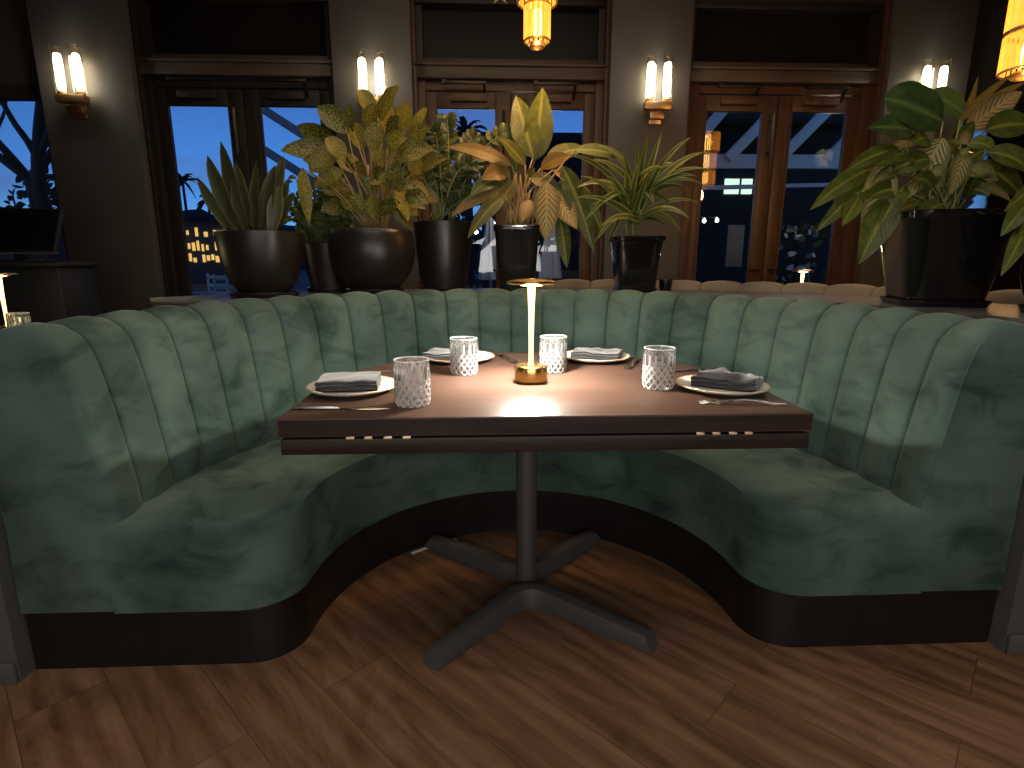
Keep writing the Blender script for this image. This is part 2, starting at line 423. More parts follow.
def tag(o, label, cat, group=None):
    o['label'] = label; o['category'] = cat
    if group: o['group'] = group
    return o
def thing(name, label, cat, loc=(0, 0, 0), rotz=0.0, group=None):
    o = bpy.data.objects.new(name, None); COL.objects.link(o)
    o.empty_display_size = 0.05
    o.location = loc; o.rotation_euler = (0, 0, rotz)
    return tag(o, label, cat, group)
def structure(o, label=None):
    o['kind'] = 'structure'
    if label: o['label'] = label
    return o
def sthing(name, loc=(0, 0, 0), label=None):
    o = bpy.data.objects.new(name, None); COL.objects.link(o); o.location = loc
    return structure(o, label)
def dup(root, loc, rotz, label):
    r = root.copy(); COL.objects.link(r); r.location = loc; r.rotation_euler = (0, 0, rotz); r['label'] = label
    for ch in list(root.children):
        c = ch.copy(); COL.objects.link(c); c.parent = r
        for g in list(ch.children):
            d = g.copy(); COL.objects.link(d); d.parent = c
    return r
def light(name, kind, loc, energy, color, size=0.05, rot=None, size_y=None):
    l = bpy.data.lights.new(name, kind); l.energy = energy; l.color = color
    if kind == 'AREA':
        l.size = size
        if size_y: l.shape = 'RECTANGLE'; l.size_y = size_y
    else: l.shadow_soft_size = size
    o = bpy.data.objects.new(name, l); COL.objects.link(o); o.location = loc
    if rot: o.rotation_euler = rot
    return o

# ------------------------------------------------------------------ camera
cam = bpy.data.cameras.new('camera'); co = bpy.data.objects.new('camera', cam); COL.objects.link(co)
cam.sensor_width = 36; cam.lens = 560/1024*36; cam.clip_start = 0.02; cam.clip_end = 300
co.location = (0, 0, 1.09); co.rotation_euler = (radians(90-12.3), 0, radians(-2.4))
scn.camera = co

CX, CY = 0.105, 1.5          # centre of the horseshoe booth
YF = 1.37                    # front of the booth

# ------------------------------------------------------------------ room shell
def plane_box(name, c, size, mat, bevel=0):
    return structure(MB().box(c, size, None, bevel).build(name, mat, None, False))
plane_box('floor', (0, 0.5, -0.05), (11.4, 9.3, 0.1), M['floor'])
plane_box('ceiling', (0, 0.5, 3.75), (11.4, 9.3, 0.1), M['ceiling'])
plane_box('wall_left', (-5.65, 0.5, 1.85), (0.1, 9.3, 3.7), M['wall'])
plane_box('wall_right', (5.65, 0.5, 1.85), (0.1, 9.3, 3.7), M['wall'])
plane_box('wall_front', (0, -4.1, 1.85), (11.4, 0.1, 3.7), M['wall'])
plane_box('wall_back', (0, 5.08, 3.41), (11.2, 0.12, 0.58), M['wall'])   # above the transoms

cols = [(-3.442, -2.73), (-1.201, -0.585), (0.987, 1.634), (3.268, 3.941)]
for i, (a, b) in enumerate(cols):
    mb = MB(); mb.box(((a+b)/2, 4.99, 1.85), (b-a, 0.28, 3.7), None, 0.006)
    structure(mb.build('trim_%d' % (i+1), M['column'], None, True), None)

def door(idx, c, a, b, mat):
    d = sthing('door_%d' % idx, (c, 5.0, 0))
    A, B = a-c, b-c
    f = MB()
    jw = (B-A)/2-0.695
    f.box((A+jw/2, 0.05, 1.28), (jw, 0.16, 2.56), None, 0.004); f.box((B-jw/2, 0.05, 1.28), (jw, 0.16, 2.56), None, 0.004)
    f.box((A+0.014, -0.06, 1.6), (0.028, 0.06, 3.2), None, 0.004); f.box((B-0.014, -0.06, 1.6), (0.028, 0.06, 3.2), None, 0.004)
    f.box(((A+B)/2, 0.05, 2.49), (B-A-0.16, 0.12, 0.06))
    f.build('door_frame', mat, d)
    h = MB(); h.box(((A+B)/2, 0.0, 2.575), (B-A-0.02, 0.16, 0.09), None, 0.008); h.box(((A+B)/2, -0.03, 2.632), (B-A-0.02, 0.14, 0.024), None, 0.004)
    h.build('header', M['header'], d)
    for sgn in (-1, 1):
        lf = MB()
        lo, hi = 0.125, 0.61
        x0, x1 = sorted((sgn*0.004, sgn*0.70))
        g0, g1 = sorted((sgn*lo, sgn*hi))
        lf.box(((x0+g0)/2, 0.03, 1.23), (g0-x0, 0.05, 2.44), None, 0.004)
        lf.box(((x1+g1)/2, 0.03, 1.23), (x1-g1, 0.05, 2.44), None, 0.004)
        lf.box(((g0+g1)/2, 0.03, 2.39), (g1-g0, 0.05, 0.125), None, 0.004)
        lf.box(((g0+g1)/2, 0.03, 0.16), (g1-g0, 0.05, 0.30), None, 0.004)
        for gx in (g0, g1): lf.box((gx, 0.012, 1.32), (0.014, 0.022, 2.03), None, 0.003)
        leaf = lf.build('door_leaf', mat, d)
        MB().box(((g0+g1)/2, 0.03, 1.32), (g1-g0, 0.006, 2.02)).build('pane', M['pane'], leaf)
        cl = MB(); cl.box(((g0+g1)/2+sgn*-0.02, -0.02, 2.40), (0.30, 0.06, 0.06), None, 0.006)
        cl.build('door_closer', mat, leaf)
        ar = MB(); ar.bar(((g0+g1)/2-0.17, -0.09, 2.495), ((g0+g1)/2+0.17, -0.09, 2.495), 0.022, 0.022, 0.003)
        ar.bar(((g0+g1)/2+0.15, -0.09, 2.49), ((g0+g1)/2+0.15, 0.0, 2.40), 0.02, 0.02); ar.box(((g0+g1)/2-0.17, -0.08, 2.50), (0.03, 0.03, 0.03))
        ar.build('closer_arm', M['metal_dark'], leaf)
        if sgn < 0:
            MB().box((0, 0.058, 1.23), (0.05, 0.012, 2.44)).build('astragal', mat, leaf, False)
            hd = MB(); hd.tube([(-0.06, -0.05, 1.95), (-0.06, -0.05, 2.30)], 0.012)
            hd.tube([(-0.06, 0.01, 2.0), (-0.06, -0.05, 2.0)], 0.009); hd.tube([(-0.06, 0.01, 2.25), (-0.06, -0.05, 2.25)], 0.009)
            hd.build('bolt_bar', M['metal_dark'], leaf)
        kb = MB(); kb.tube([(sgn*0.06, 0.01, 1.02), (sgn*0.06, -0.045, 1.02)], 0.012); kb.tube([(sgn*0.06, -0.045, 1.02), (sgn*0.16, -0.045, 1.02)], 0.009)
        kb.build('handle', M['metal_dark'], leaf)
    # transom
    w = sthing('window_%d' % (idx+1), (c, 5.0, 2.64))
    fr = MB()
    fr.box((A+0.0375, 0.05, 0.24), (0.075, 0.08, 0.48)); fr.box((B-0.0375, 0.05, 0.24), (0.075, 0.08, 0.48))
    fr.box(((A+B)/2, 0.02, 0.47), (B-A-0.04, 0.10, 0.05), None, 0.004)
    fr.build('window_frame', M['dark_door'], w)
    MB().box(((A+B)/2, 0.07, 0.24), (B-A-0.12, 0.012, 0.46)).build('pane', M['tinted'], w)
    sl = MB(); sl.box(((A+B)/2, 0.045, 0.035), (B-A-0.12, 0.05, 0.07), None, 0.006); sl.build('sill', M['header'], w)
door(1, -1.9655, -2.73, -1.201, M['dark_door'])
door(2, 0.201, -0.585, 0.987, M['door'])
door(3, 2.451, 1.634, 3.268, M['door'])

def window(idx, a, b, z0, z1):
    c = (a+b)/2; w = sthing('window_%d' % idx, (c, 5.03, 0)); W = b-a
    f = MB()
    f.box((-W/2+0.05, 0, (z0+z1)/2), (0.10, 0.1, z1-z0), None, 0.004); f.box((W/2-0.05, 0, (z0+z1)/2), (0.10, 0.1, z1-z0), None, 0.004)
    f.box((0, 0, z0+0.05), (W-0.2, 0.1, 0.1)); f.box((0, 0, z1-0.05), (W-0.2, 0.1, 0.1))
    f.build('window_frame', M['dark_door'], w)
    MB().box((0, 0, (z0+z1)/2), (W-0.2, 0.008, z1-z0-0.2)).build('pane', M['pane'], w)
window(1, -5.6, -3.442, 0.15, 2.46)
window(5, 3.941, 5.6, 0.15, 2.46)
plane_box('wall_back.001', (-4.52, 5.05, 2.79), (2.16, 0.14, 0.66), M['wall'])
plane_box('wall_back.002', (4.77, 5.05, 2.79), (1.66, 0.14, 0.66), M['wall'])
plane_box('wall_back.003', (-4.52, 5.05, 0.075), (2.16, 0.14, 0.15), M['wall'])
plane_box('wall_back.004', (4.77, 5.05, 0.075), (1.66, 0.14, 0.15), M['wall'])

# ------------------------------------------------------------------ the green booth
def arc_pt(u, r):
    """u in metres-of-angle: u<0 straight left, 0..pi the half ring, >pi straight right"""
    if u < 0: return V((CX-r, CY+u, 0)), V((-1, 0, 0))
    if u > pi: return V((CX+r, CY-(u-pi), 0)), V((1, 0, 0))
    a = pi-u
    n = V((cos(a), sin(a), 0)); return V((CX, CY, 0))+n*r, n

def channel_back(prof, rref, u0, u1, chw, front, bulge, pts, ends=True, rnd=0.035, dip=0.0):
    """prof: list of (r, z, k) with k the share of channel bulge; returns MB"""
    mb = MB(); us = []
    nch = int(round((u1-u0)/chw)); w = (u1-u0)/nch
    FR = [0.0, 0.02, 0.06, 0.13, 0.24, 0.38, 0.5, 0.62, 0.76, 0.87, 0.94, 0.98]
    for i in range(nch):
        for f in FR: us.append((u0+(i+f)*w, f))
    us.append((u1, 0.0))
    cr = sum(p[0] for p in prof)/len(prof); cz = sum(p[1] for p in prof)/len(prof)
    norms = []
    for i in range(len(prof)):
        a, b = prof[max(i-1, 0)], prof[min(i+1, len(prof)-1)]
        d = V((b[0]-a[0], b[1]-a[1])).normalized(); norms.append(V((-d.y, d.x)))
    rows = []
    first = -chw*0.0
    us2 = [(u0-front, 1, 0.0)] if False else []
    # straight end channels in front of the ring
    seq = []
    ne = pts
    for j in range(ne): seq.append((u0-front+front*j/ne, 0.12+0.88*j/ne, front*j/ne))
    for u, f in us: seq.append((u, f, 1e9))
    for j in range(1, ne+1): seq.append((u1+front*j/ne, (1-0.88*(1-0)*j/ne) if j else 0, front*(1-j/ne)))
    for u, f, e in seq:
        if e < 1e8 and u < u0: b = (max(0, sin(pi*(0.08+0.92*(u-(u0-front))/front))))**0.55
        elif e < 1e8: b = (max(0, sin(pi*(0.08+0.92*(u1+front-u)/front))))**0.55
        else: b = sin(pi*f)**0.5 if 0 < f < 1 else -0.35
        ins = 0.0
        if ends and e < rnd: ins = rnd-sqrt(max(0, rnd*rnd-(rnd-e)**2))
        row = []
        for (r, z, k), nn in zip(prof, norms):
            rr = r+nn.x*(b*bulge*k); zz = z+nn.y*(b*bulge*k)
            if ins:
                dr, dz = cr-rr, cz-zz; dl = hypot(dr, dz); rr += dr/dl*ins; zz += dz/dl*ins if zz > 0.5 else 0
            p, n = arc_pt(u, rr)
            if dip and zz > 0.45: zz -= dip*(1-sin(min(pi, max(0.0, u))))*(zz-0.45)/0.5
            row.append((p.x, p.y, zz))
        rows.append(row)
    R, fs = mb.grid(rows)
    if ends:
        mb.bm.faces.new(list(reversed(R[0]))); mb.bm.faces.new(R[-1])
    return mb

booth = thing('banquette', 'horseshoe banquette in green velvet with channel-tufted back around the dining table', 'banquette', (0, 0, 0))
prof = [(1.085, 0.181, 0), (1.078, 0.36, 0), (1.075, 0.43, 0.6), (1.085, 0.50, 1), (1.098, 0.60, 1), (1.112, 0.70, 1), (1.127, 0.79, 1), (1.140, 0.85, 1), (1.153, 0.893, 1),
        (1.172, 0.921, 1), (1.20, 0.938, 1), (1.235, 0.943, 0.9), (1.275, 0.939, 0.7), (1.315, 0.922, 0.4), (1.345, 0.89, 0.2), (1.352, 0.84, 0), (1.352, 0.5, 0), (1.352, 0.181, 0)]
channel_back(prof, 1.07, 0.0, pi, pi/24, CY-YF, 0.026, 12, True, 0.02, 0.022).build('channel_back', M['velvet'], booth, 60)

def seat_outline(r_in, r_out, yf, fil, n_arc=48):
    """plan of the U-shaped seat: outer ring, inner ring, rounded front inner corners"""
    P = [(CX-r_out, yf)]
    for i in range(n_arc+1):
        a = pi-pi*i/n_arc; P.append((CX+r_out*cos(a), CY+r_out*sin(a)))
    P.append((CX+r_out, yf))
    # right front inner corner fillet
    def fillet(cx, s):
        pts = []
        for i in range(9):
            a = -pi/2+ (pi/2)*i/8
            pts.append((cx+s*fil*(-1)*cos(a)*1.0, yf+fil+fil*sin(a)))
        return pts
    fr = [(CX+r_in+fil-fil*cos(a), yf+fil-fil*sin(a)) for a in [pi/2-(pi/2)*i/8 for i in range(9)]]
    P += fr
    for i in range(1, n_arc):
        a = pi*i/n_arc; y = CY+r_in*sin(a)
        if y > yf+fil+0.005: P.append((CX+r_in*cos(a), y))
    fl = [(CX-r_in-fil+fil*cos(a), yf+fil-fil*sin(a)) for a in [(pi/2)*i/8 for i in range(9)]]
    P += fl
    return P
st = MB()
st.prism(list(reversed(seat_outline(0.632, 1.10, YF-0.010, 0.15))), 0.181, 0.432, 0.026, 4, True)
pp = []
for r, z, k in prof[2:10]:
    p_, n_ = arc_pt(pi+CY-YF-0.003, r-0.003); pp.append((p_.x, p_.y, z-0.022*(z-0.45)/0.5 if z > 0.45 else z))
MB().tube(pp, [0.0036]*7+[0.001], 8).build('piping', M['velvet'], booth, 60)
so = st.build('seat', M['velvet'], booth, 40)
pl = MB(); pl.prism(list(reversed(seat_outline(0.645, 1.350, YF+0.015, 0.13))), 0.0, 0.183)
pl.build('plinth', M['plinth'], booth, 35)

# low partition and ledge behind the booth
def ring_prism(r0, r1, z0, z1, yf, u0=0.0, u1=pi, n=64, bevel=0.0):
    P = []
    if u0 <= 0 and yf is not None: P.append((CX-r1, yf))
    for i in range(n+1):
        p, _ = arc_pt(u0+(u1-u0)*i/n, r1); P.append((p.x, p.y))
    if u1 >= pi and yf is not None: P.append((CX+r1, yf)); P.append((CX+r0, yf))
    for i in range(n, -1, -1):
        p, _ = arc_pt(u0+(u1-u0)*i/n, r0); P.append((p.x, p.y))
    if u0 <= 0 and yf is not None: P.append((CX-r0, yf))
    return MB().prism(list(reversed(P)), z0, z1, bevel)
UL = radians(33)
structure(ring_prism(1.354, 1.86, 0.0, 0.91, YF-0.03, UL, pi).build('wall_partition', M['panel'], None, 35))
structure(ring_prism(1.354, 1.88, 0.91, 0.938, YF-0.03, UL, pi, bevel=0.004).build('trim_5', M['ledge'], None, 35))
structure(ring_prism(1.354, 1.50, 0.0, 0.84, YF-0.03, 0.0, UL).build('wall_partition.001', M['panel'], None, 35))
structure(MB().box((CX-1.427, YF-0.037, 0.03), (0.14, 0.012, 0.06), None, 0.003).build('baseboard_left', M['panel'], None, True))
structure(MB().box((CX+1.607, YF-0.037, 0.03), (0.50, 0.012, 0.06), None, 0.003).build('baseboard_right', M['panel'], None, True))

# tan booth back-to-back behind, on the right
tb = thing('banquette', 'tan velvet channel-back banquette back to back behind the green booth, on the right', 'banquette')
prof2 = [(1.885, 0.0, 0), (1.885, 0.55, 0), (1.885, 0.88, 0.0), (1.89, 0.93, 0.7), (1.915, 0.962, 1), (1.955, 0.972, 1), (2.0, 0.965, 1), (2.035, 0.93, 1), (2.06, 0.85, 1), (2.08, 0.65, 1), (2.10, 0.45, 0.5), (2.10, 0.0, 0)]
mb = channel_back(prof2, 1.95, pi*0.515, pi*0.93, pi/30, 0.01, 0.018, 8)
mb.build('channel_back', M['tan_velvet'], tb, 60)
ring_prism(2.095, 2.55, 0.14, 0.43, None, pi*0.515, pi*0.93, 30, 0.03).build('seat', M['tan_velvet'], tb, 40)
ring_prism(2.10, 2.50, 0.0, 0.14, None, pi*0.515, pi*0.93, 30).build('plinth', M['plinth'], tb, 35)

# ------------------------------------------------------------------ dining table
TX, TY0, TYC, TR = 0.138, 1.216, 1.53, 0.609
tbl = thing('dining_table', 'dark wooden pedestal dining table, straight in front and round behind, inside the green booth', 'table', (TX, TYC, 0))
def dshape(r, yf, n=40, lift=0):
    return [(-r, yf), (r, yf)]+[(r*cos(pi*i/n), r*sin(pi*i/n)) for i in range(0, n+1)]
P = [(-TR, TY0-TYC)]+[(TR, TY0-TYC)]+[(TR*cos(pi*i/48), TR*sin(pi*i/48)) for i in range(49)]
top = MB().prism(P, 0.706, 0.75, 0.003, 2).build('tabletop', M['table'], tbl, 30)
e = MB(); e.box((0, TY0-TYC-0.0005, 0.728), (2*TR-0.006, 0.002, 0.036)); e.build('front_edge', M['table_edge'], top, False)
P2 = [(-TR+0.003, TY0-TYC+0.002), (TR-0.003, TY0-TYC+0.002), (TR-0.02, TY0-TYC+0.14), (TR-0.16, TY0-TYC+0.30), (-TR+0.16, TY0-TYC+0.30), (-TR+0.02, TY0-TYC+0.14)]
lf = MB().prism(P2, 0.664, 0.7015, 0.003).build('folded_leaf', M['table_edge'], tbl, 30)
bt = MB().box((0, TY0-TYC+0.16, 0.7038), (1.05, 0.20, 0.0046)).build('leaf_slide', M['table_edge'], tbl, False)
for hx in (-0.450, -0.410, -0.366, -0.324, 0.346, 0.383, 0.422, 0.459):
    h = MB()
    h.box((hx, TY0-TYC-0.0005, 0.7038), (0.018, 0.005, 0.007), None, 0.0012)
    h.tube([(hx-0.009, TY0-TYC-0.002, 0.7038), (hx+0.009, TY0-TYC-0.002, 0.7038)], 0.0026)
    h.build('hinge', M['hinge'], tbl, True)
px, py = 0.118-TX, 1.696-TYC
ped = MB(); ped.lathe([(0.034, 0.05), (0.034, 0.645), (0.05, 0.65), (0.05, 0.664)], 24, (px, py, 0), True)
ped.build('pedestal', M['steel'], tbl, 40)
MB().box((px, py+0.02, 0.685), (0.42, 0.42, 0.042), None, 0.004).build('mounting_plate', M['steel'], tbl, True)
def vfoot(e1, e2, apex_back):
    e1, e2 = V(e1), V(e2); c = V((px, py, 0.0)) + V(apex_back)
    pts = []
    d1 = (c-e1).normalized(); d2 = (e2-c).normalized()
    a, b = c-d1*0.09, c+d2*0.09
    pts = [e1, e1+(a-e1)*0.5, a]
    for i in range(1, 8):
        k = i/8; pts.append(a*(1-k)**2+c*2*k*(1-k)+b*k*k)
    pts += [b, b+(e2-b)*0.5, e2]
    mb = MB(); rows = []
    tot = len(pts)
    for i, p in enumerate(pts):
        d = (V(pts[min(i+1, tot-1)])-V(pts[max(i-1, 0)])); d.z = 0; d.normalize()
        s = V((-d.y, d.x, 0)); dist = (p-c).length
        h = 0.072-0.030*min(1, dist/0.45)
        w = 0.029
        end = 0.0
        prof = [(-w, 0.0), (-w, h*0.55), (-w*0.72, h*0.95), (-w*0.3, h), (w*0.3, h), (w*0.72, h*0.95), (w, h*0.55), (w, 0.0)]
        row = []
        for q, z in prof:
            pp = p+s*q; 
            if i == 0: pp = pp+d*(z*0.55)
            if i == tot-1: pp = pp-d*(z*0.55)
            row.append((pp.x, pp.y, z+0.004))
        rows.append(row)
    R, fs = mb.grid(rows, closed_u=True)
    mb.bm.faces.new(list(reversed(R[0]))); mb.bm.faces.new(R[-1])
    return mb
fl_, fr_ = (-0.169-TX, 1.345-TYC, 0), (0.47-TX, 1.391-TYC, 0)
bl_, br_ = (-0.238-TX, 2.033-TYC, 0), (0.419-TX, 2.046-TYC, 0)
vfoot(fl_, fr_, (0.0, -0.045, 0)).build('foot', M['steel'], tbl, 40)
vfoot(bl_, br_, (0.0, 0.045, 0)).build('foot', M['steel'], tbl, 40)

# ------------------------------------------------------------------ table lamp
def table_lamp(label, loc, energy):
    l = thing('table_lamp', label, 'lamp', loc, 0, 'cordless brass table lamps')
    b = MB(); b.lathe([(0.0, 0), (0.045, 0), (0.047, 0.003), (0.047, 0.044), (0.0455, 0.048), (0.043, 0.05), (0.0, 0.05)], 40); b.build('lamp_base', M['brass'], l, 40)
    s = MB(); s.lathe([(0.0095, 0.05), (0.007, 0.06), (0.007, 0.12), (0.0085, 0.20), (0.0115, 0.272), (0.0115, 0.276)], 20); s.build('stem', M['lamp_stem'], l, True)
    d = MB(); d.lathe([(0.0, 0.276), (0.03, 0.276), (0.064, 0.279), (0.070, 0.282), (0.0705, 0.285), (0.069, 0.288), (0.04, 0.293), (0.0, 0.295)], 48)
    sh = d.build('lamp_shade', M['brass'], l, 40)
    r = MB(); r.lathe([(0.014, 0.2755), (0.03, 0.2755)], 32); r.build('diffuser', M['diffuser'], sh, False)
    return l
LX, LY = 0.121, 1.583
lamp = table_lamp('brass cordless lamp with glow-painted stem and disc top, centred on the dining table', (LX, LY, 0.75), 1)
light('lamp_light', 'POINT', (LX, LY, 1.0), 16, (1.0, 0.92, 0.80), 0.024)
al = light('lamp_light', 'AREA', (LX, LY, 1.0235), 22, (1.0, 0.92, 0.80), 0.06); al.data.shape = 'DISK'

# ------------------------------------------------------------------ tableware
def make_plate(label, loc):
    p = thing('plate', label, 'plate', loc, 0, 'white plates on the dining table')
    m = MB(); m.lathe([(0.0, 0.0), (0.07, 0.0), (0.075, 0.002), (0.108, 0.009), (0.119, 0.014), (0.1205, 0.0165), (0.119, 0.0185), (0.110, 0.0165), (0.085, 0.0085), (0.0, 0.0075)], 56)
    m.build('dish', M['plate'], p, 40)
    m = MB(); m.lathe([(0.1185, 0.0150), (0.1212, 0.0165), (0.1192, 0.0192), (0.1165, 0.0184)], 56); m.build('rim', M['plate_rim'], p, 60)
    return p
plates = [('white plate with folded charcoal napkin at the front left of the table', (-0.366, 1.492)),
          ('white plate at the back left of the table, behind a cut-glass tumbler', (-0.100, 1.955)),
          ('white plate at the back right of the table, right of the lamp', (0.378, 1.948)),
          ('white plate at the right end of the table, beside a fork', (0.632, 1.462))]
pr0 = make_plate(plates[0][0], (*plates[0][1], 0.7502))
for lb, (x, y) in plates[1:]: dup(pr0, (x, y, 0.7502), random.random(), lb)

def make_glass(label, loc):
    seg = 28
    mb = MB(); rows = []
    H_, R_ = 0.112, 0.0425
    zs = [0.0, 0.002, 0.014, 0.027, 0.040, 0.053, 0.066, 0.094, 0.099, 0.110, 0.112]
    for i, z in enumerate(zs):
        row = []
        for k in range(seg):
            r = R_*(0.955+0.045*z/H_)
            if z < 0.001: r -= 0.003
            if 0.004 < z < 0.070:
                r += (0.0026 if (k+i) % 2 == 0 else -0.0026)
            elif 0.070 < z < 0.097:
                r += (0.0014 if k % 2 == 0 else -0.0022)
            a = 2*pi*k/seg + (0.0 if i % 2 else pi/seg*0.0)
            row.append((r*cos(a), r*sin(a), z))
        rows.append(row)
    ins = [(0.0405, 0.112), (0.0398, 0.108), (0.0385, 0.06), (0.0372, 0.024), (0.034, 0.018), (0.02, 0.016), (0.0008, 0.0155)]
    for r, z in ins:
        rows.append([(r*cos(2*pi*k/seg), r*sin(2*pi*k/seg), z) for k in range(seg)])
    R, fs = mb.grid(rows, closed_u=True)
    mb.bm.faces.new(list(reversed(R[0]))); mb.bm.faces.new(R[-1])
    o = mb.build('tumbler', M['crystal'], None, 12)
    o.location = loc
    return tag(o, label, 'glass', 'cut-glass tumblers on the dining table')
gl = [('cut-glass tumbler at the front left, overlapping the near left plate', (-0.186, 1.335)),
      ('cut-glass tumbler at the back left, left of the lamp in front of a plate', (-0.077, 1.716)),
      ('cut-glass tumbler just right of the lamp base', (0.203, 1.742)),
      ('cut-glass tumbler on the right, left of the right-end plate', (0.466, 1.494))]
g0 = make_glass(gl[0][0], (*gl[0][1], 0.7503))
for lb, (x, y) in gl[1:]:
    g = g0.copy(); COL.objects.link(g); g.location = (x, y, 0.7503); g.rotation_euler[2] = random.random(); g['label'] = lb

def napkin(label, loc, rz, seed, bumpy=0.002, lx=0.15, ly=0.10, layers=4):
    """a cloth folded over several times: zig-zag of rounded layers"""
    rnd = random.Random(seed); th = 0.0062
    path = []
    for i in range(layers):
        z = th*0.5+i*th
        xs = [-ly/2, ly/2] if i % 2 == 0 else [ly/2, -ly/2]
        for k in range(9):
            path.append((xs[0]+(xs[1]-xs[0])*k/8, z))
        if i < layers-1:
            sx_ = 1 if i % 2 == 0 else -1
            for k in range(1, 4):
                a = -pi/2+pi*k/4
                path.append((sx_*(ly/2+th*0.55*cos(a)), z+th*0.5+th*0.5*sin(a)))
    mb = MB(); n = len(path); nx = 14
    def off(i):
        a, b = path[max(i-1, 0)], path[min(i+1, n-1)]
        d = V((b[0]-a[0], b[1]-a[1])).normalized(); return V((-d.y, d.x))
    def P(i, j, s):
        nn = off(i); y, z = path[i]
        y += nn.x*s*th*0.46; z += nn.y*s*th*0.46
        x = (j/nx-0.5)*lx
        w = noise.noise(V((x*18+seed, y*18, 0)))*bumpy*(z/(layers*th)+0.15)+bumpy*0.6*noise.noise(V((x*45, y*45+seed, 2)))*(z/(layers*th))
        droop = -0.0*abs(x)
        z2 = max(0.0004, z+w)
        return (x+0.003*noise.noise(V((y*30, z*100, seed))), y+0.003*noise.noise(V((x*25, z*200, seed+3))), z2)
    loop = [(i, 1) for i in range(n)]+[(i, -1) for i in range(n-1, -1, -1)]
    rows = [[P(i, j, s) for i, s in loop] for j in range(nx+1)]
    R, fs = mb.grid(rows, closed_u=True)
    for rr in (R[0], R[-1]):
        m = n
        for i in range(n-1):
            mb.bm.faces.new([rr[i], rr[i+1], rr[2*n-2-i], rr[2*n-1-i]])
    # a raised crease band across the top
    o = mb.build('napkin', M['napkin'], None, 50)
    o.location = loc; o.rotation_euler = (0, 0, rz)
    return tag(o, label, 'napkin', 'charcoal napkins on the plates')
nz = 0.7502+0.0078
napkin('charcoal napkin folded square on the front left plate', (-0.376, 1.497, nz), radians(6), 3, 0.003, 0.155, 0.120, 5)
napkin('charcoal napkin on the back left plate, partly behind a tumbler', (-0.140, 1.958, nz), radians(-14), 8, 0.006, 0.15, 0.12)
napkin('charcoal napkin on the back right plate, right of the lamp', (0.385, 1.95, nz), radians(-22), 13, 0.008, 0.165, 0.11)
napkin('rumpled charcoal napkin folded on the right-end plate', (0.652, 1.472, nz), radians(-35), 21, 0.014, 0.165, 0.11, 5)

def make_fork(label, loc, rz):
    mb = MB()
    def strip(pts, th=0.0022):
        top = [[(x, y-w/2, z+th), (x, y-w/4, z+th*1.3), (x, y+w/4, z+th*1.3), (x, y+w/2, z+th), (x, y+w/2, z), (x, y-w/2, z)] for x, y, w, z in pts]
        R, fs = mb.grid(top, closed_u=True)
        mb.bm.faces.new(list(reversed(R[0]))); mb.bm.faces.new(R[-1])
    def zc(x): return 0.0006+0.010*max(0, sin(pi*(x-0.03)/0.13))if 0.03 < x < 0.16 else 0.0006+ (0.004*sin(pi*min(1, (x-0.16)/0.04)) if x > 0.16 else 0)
    hp = [(x, 0, w, zc(x)) for x, w in [(0.0, 0.012), (0.005, 0.017), (0.03, 0.0165), (0.07, 0.011), (0.10, 0.007), (0.125, 0.006), (0.135, 0.009), (0.145, 0.018), (0.155, 0.023), (0.163, 0.0235)]]
    strip(hp)
    for k in range(4):
        y = (k-1.5)*0.0061
        strip([(0.162, y, 0.0046, zc(0.162)), (0.18, y, 0.004, zc(0.18)), (0.20, y, 0.003, 0.0008), (0.207, y, 0.0015, 0.0012)], 0.0018)
    o = mb.build('fork', M['cutlery'], None, 50); o.location = loc; o.rotation_euler = (0, 0, rz)
    return tag(o, label, 'fork', 'steel forks')
def make_knife(label, loc, rz):
    mb = MB()
    rows = []
    for x, w, h in [(0.0, 0.006, 0.004), (0.002, 0.011, 0.007), (0.02, 0.012, 0.0075), (0.09, 0.0105, 0.007), (0.106, 0.009, 0.006), (0.11, 0.008, 0.0035), (0.112, 0.014, 0.0022), (0.16, 0.018, 0.002), (0.20, 0.016, 0.0018), (0.218, 0.009, 0.0014), (0.225, 0.002, 0.001)]:
        rows.append([(x, -w/2, 0.0006+h*0.3), (x, -w*0.3, 0.0006), (x, w*0.3, 0.0006), (x, w/2, 0.0006+h*0.3), (x, w*0.35, 0.0006+h), (x, -w*0.35, 0.0006+h)])
    R, fs = mb.grid(rows, closed_u=True)
    mb.bm.faces.new(list(reversed(R[0]))); mb.bm.faces.new(R[-1])
    o = mb.build('knife', M['cutlery'], None, 40); o.location = loc; o.rotation_euler = (0, 0, rz)
    return tag(o, label, 'knife', 'steel table knives')
TZ = 0.7502
def cp(o, loc, rz, label):
    c = o.copy(); COL.objects.link(c); c.location = loc; c.rotation_euler = (0, 0, rz); c['label'] = label; return c
k0 = make_knife('steel knife along the front edge of the table, before the near left plate', (-0.462, 1.300, TZ), radians(-2))
cp(k0, (-0.243, 1.965, TZ), radians(-76), 'steel knife left of the back left plate, blade tip towards the front')
cp(k0, (0.205, 1.985, TZ), radians(-80), 'steel knife beside the back right plate, behind a tumbler')
cp(k0, (0.735, 1.735, TZ), radians(188), 'steel knife behind the right-end plate')
f0 = make_fork('steel fork behind the front left plate, along the rounded table edge', (-0.425, 1.680, TZ), radians(22))
cp(f0, (0.030, 2.085, TZ), radians(-72), 'steel fork lying just behind and left of the lamp, tines forward')
cp(f0, (0.535, 1.945, TZ), radians(-116), 'steel fork right of the back right plate, tines forward')
cp(f0, (0.722, 1.290, TZ), radians(172), 'steel fork in front of the right-end plate')

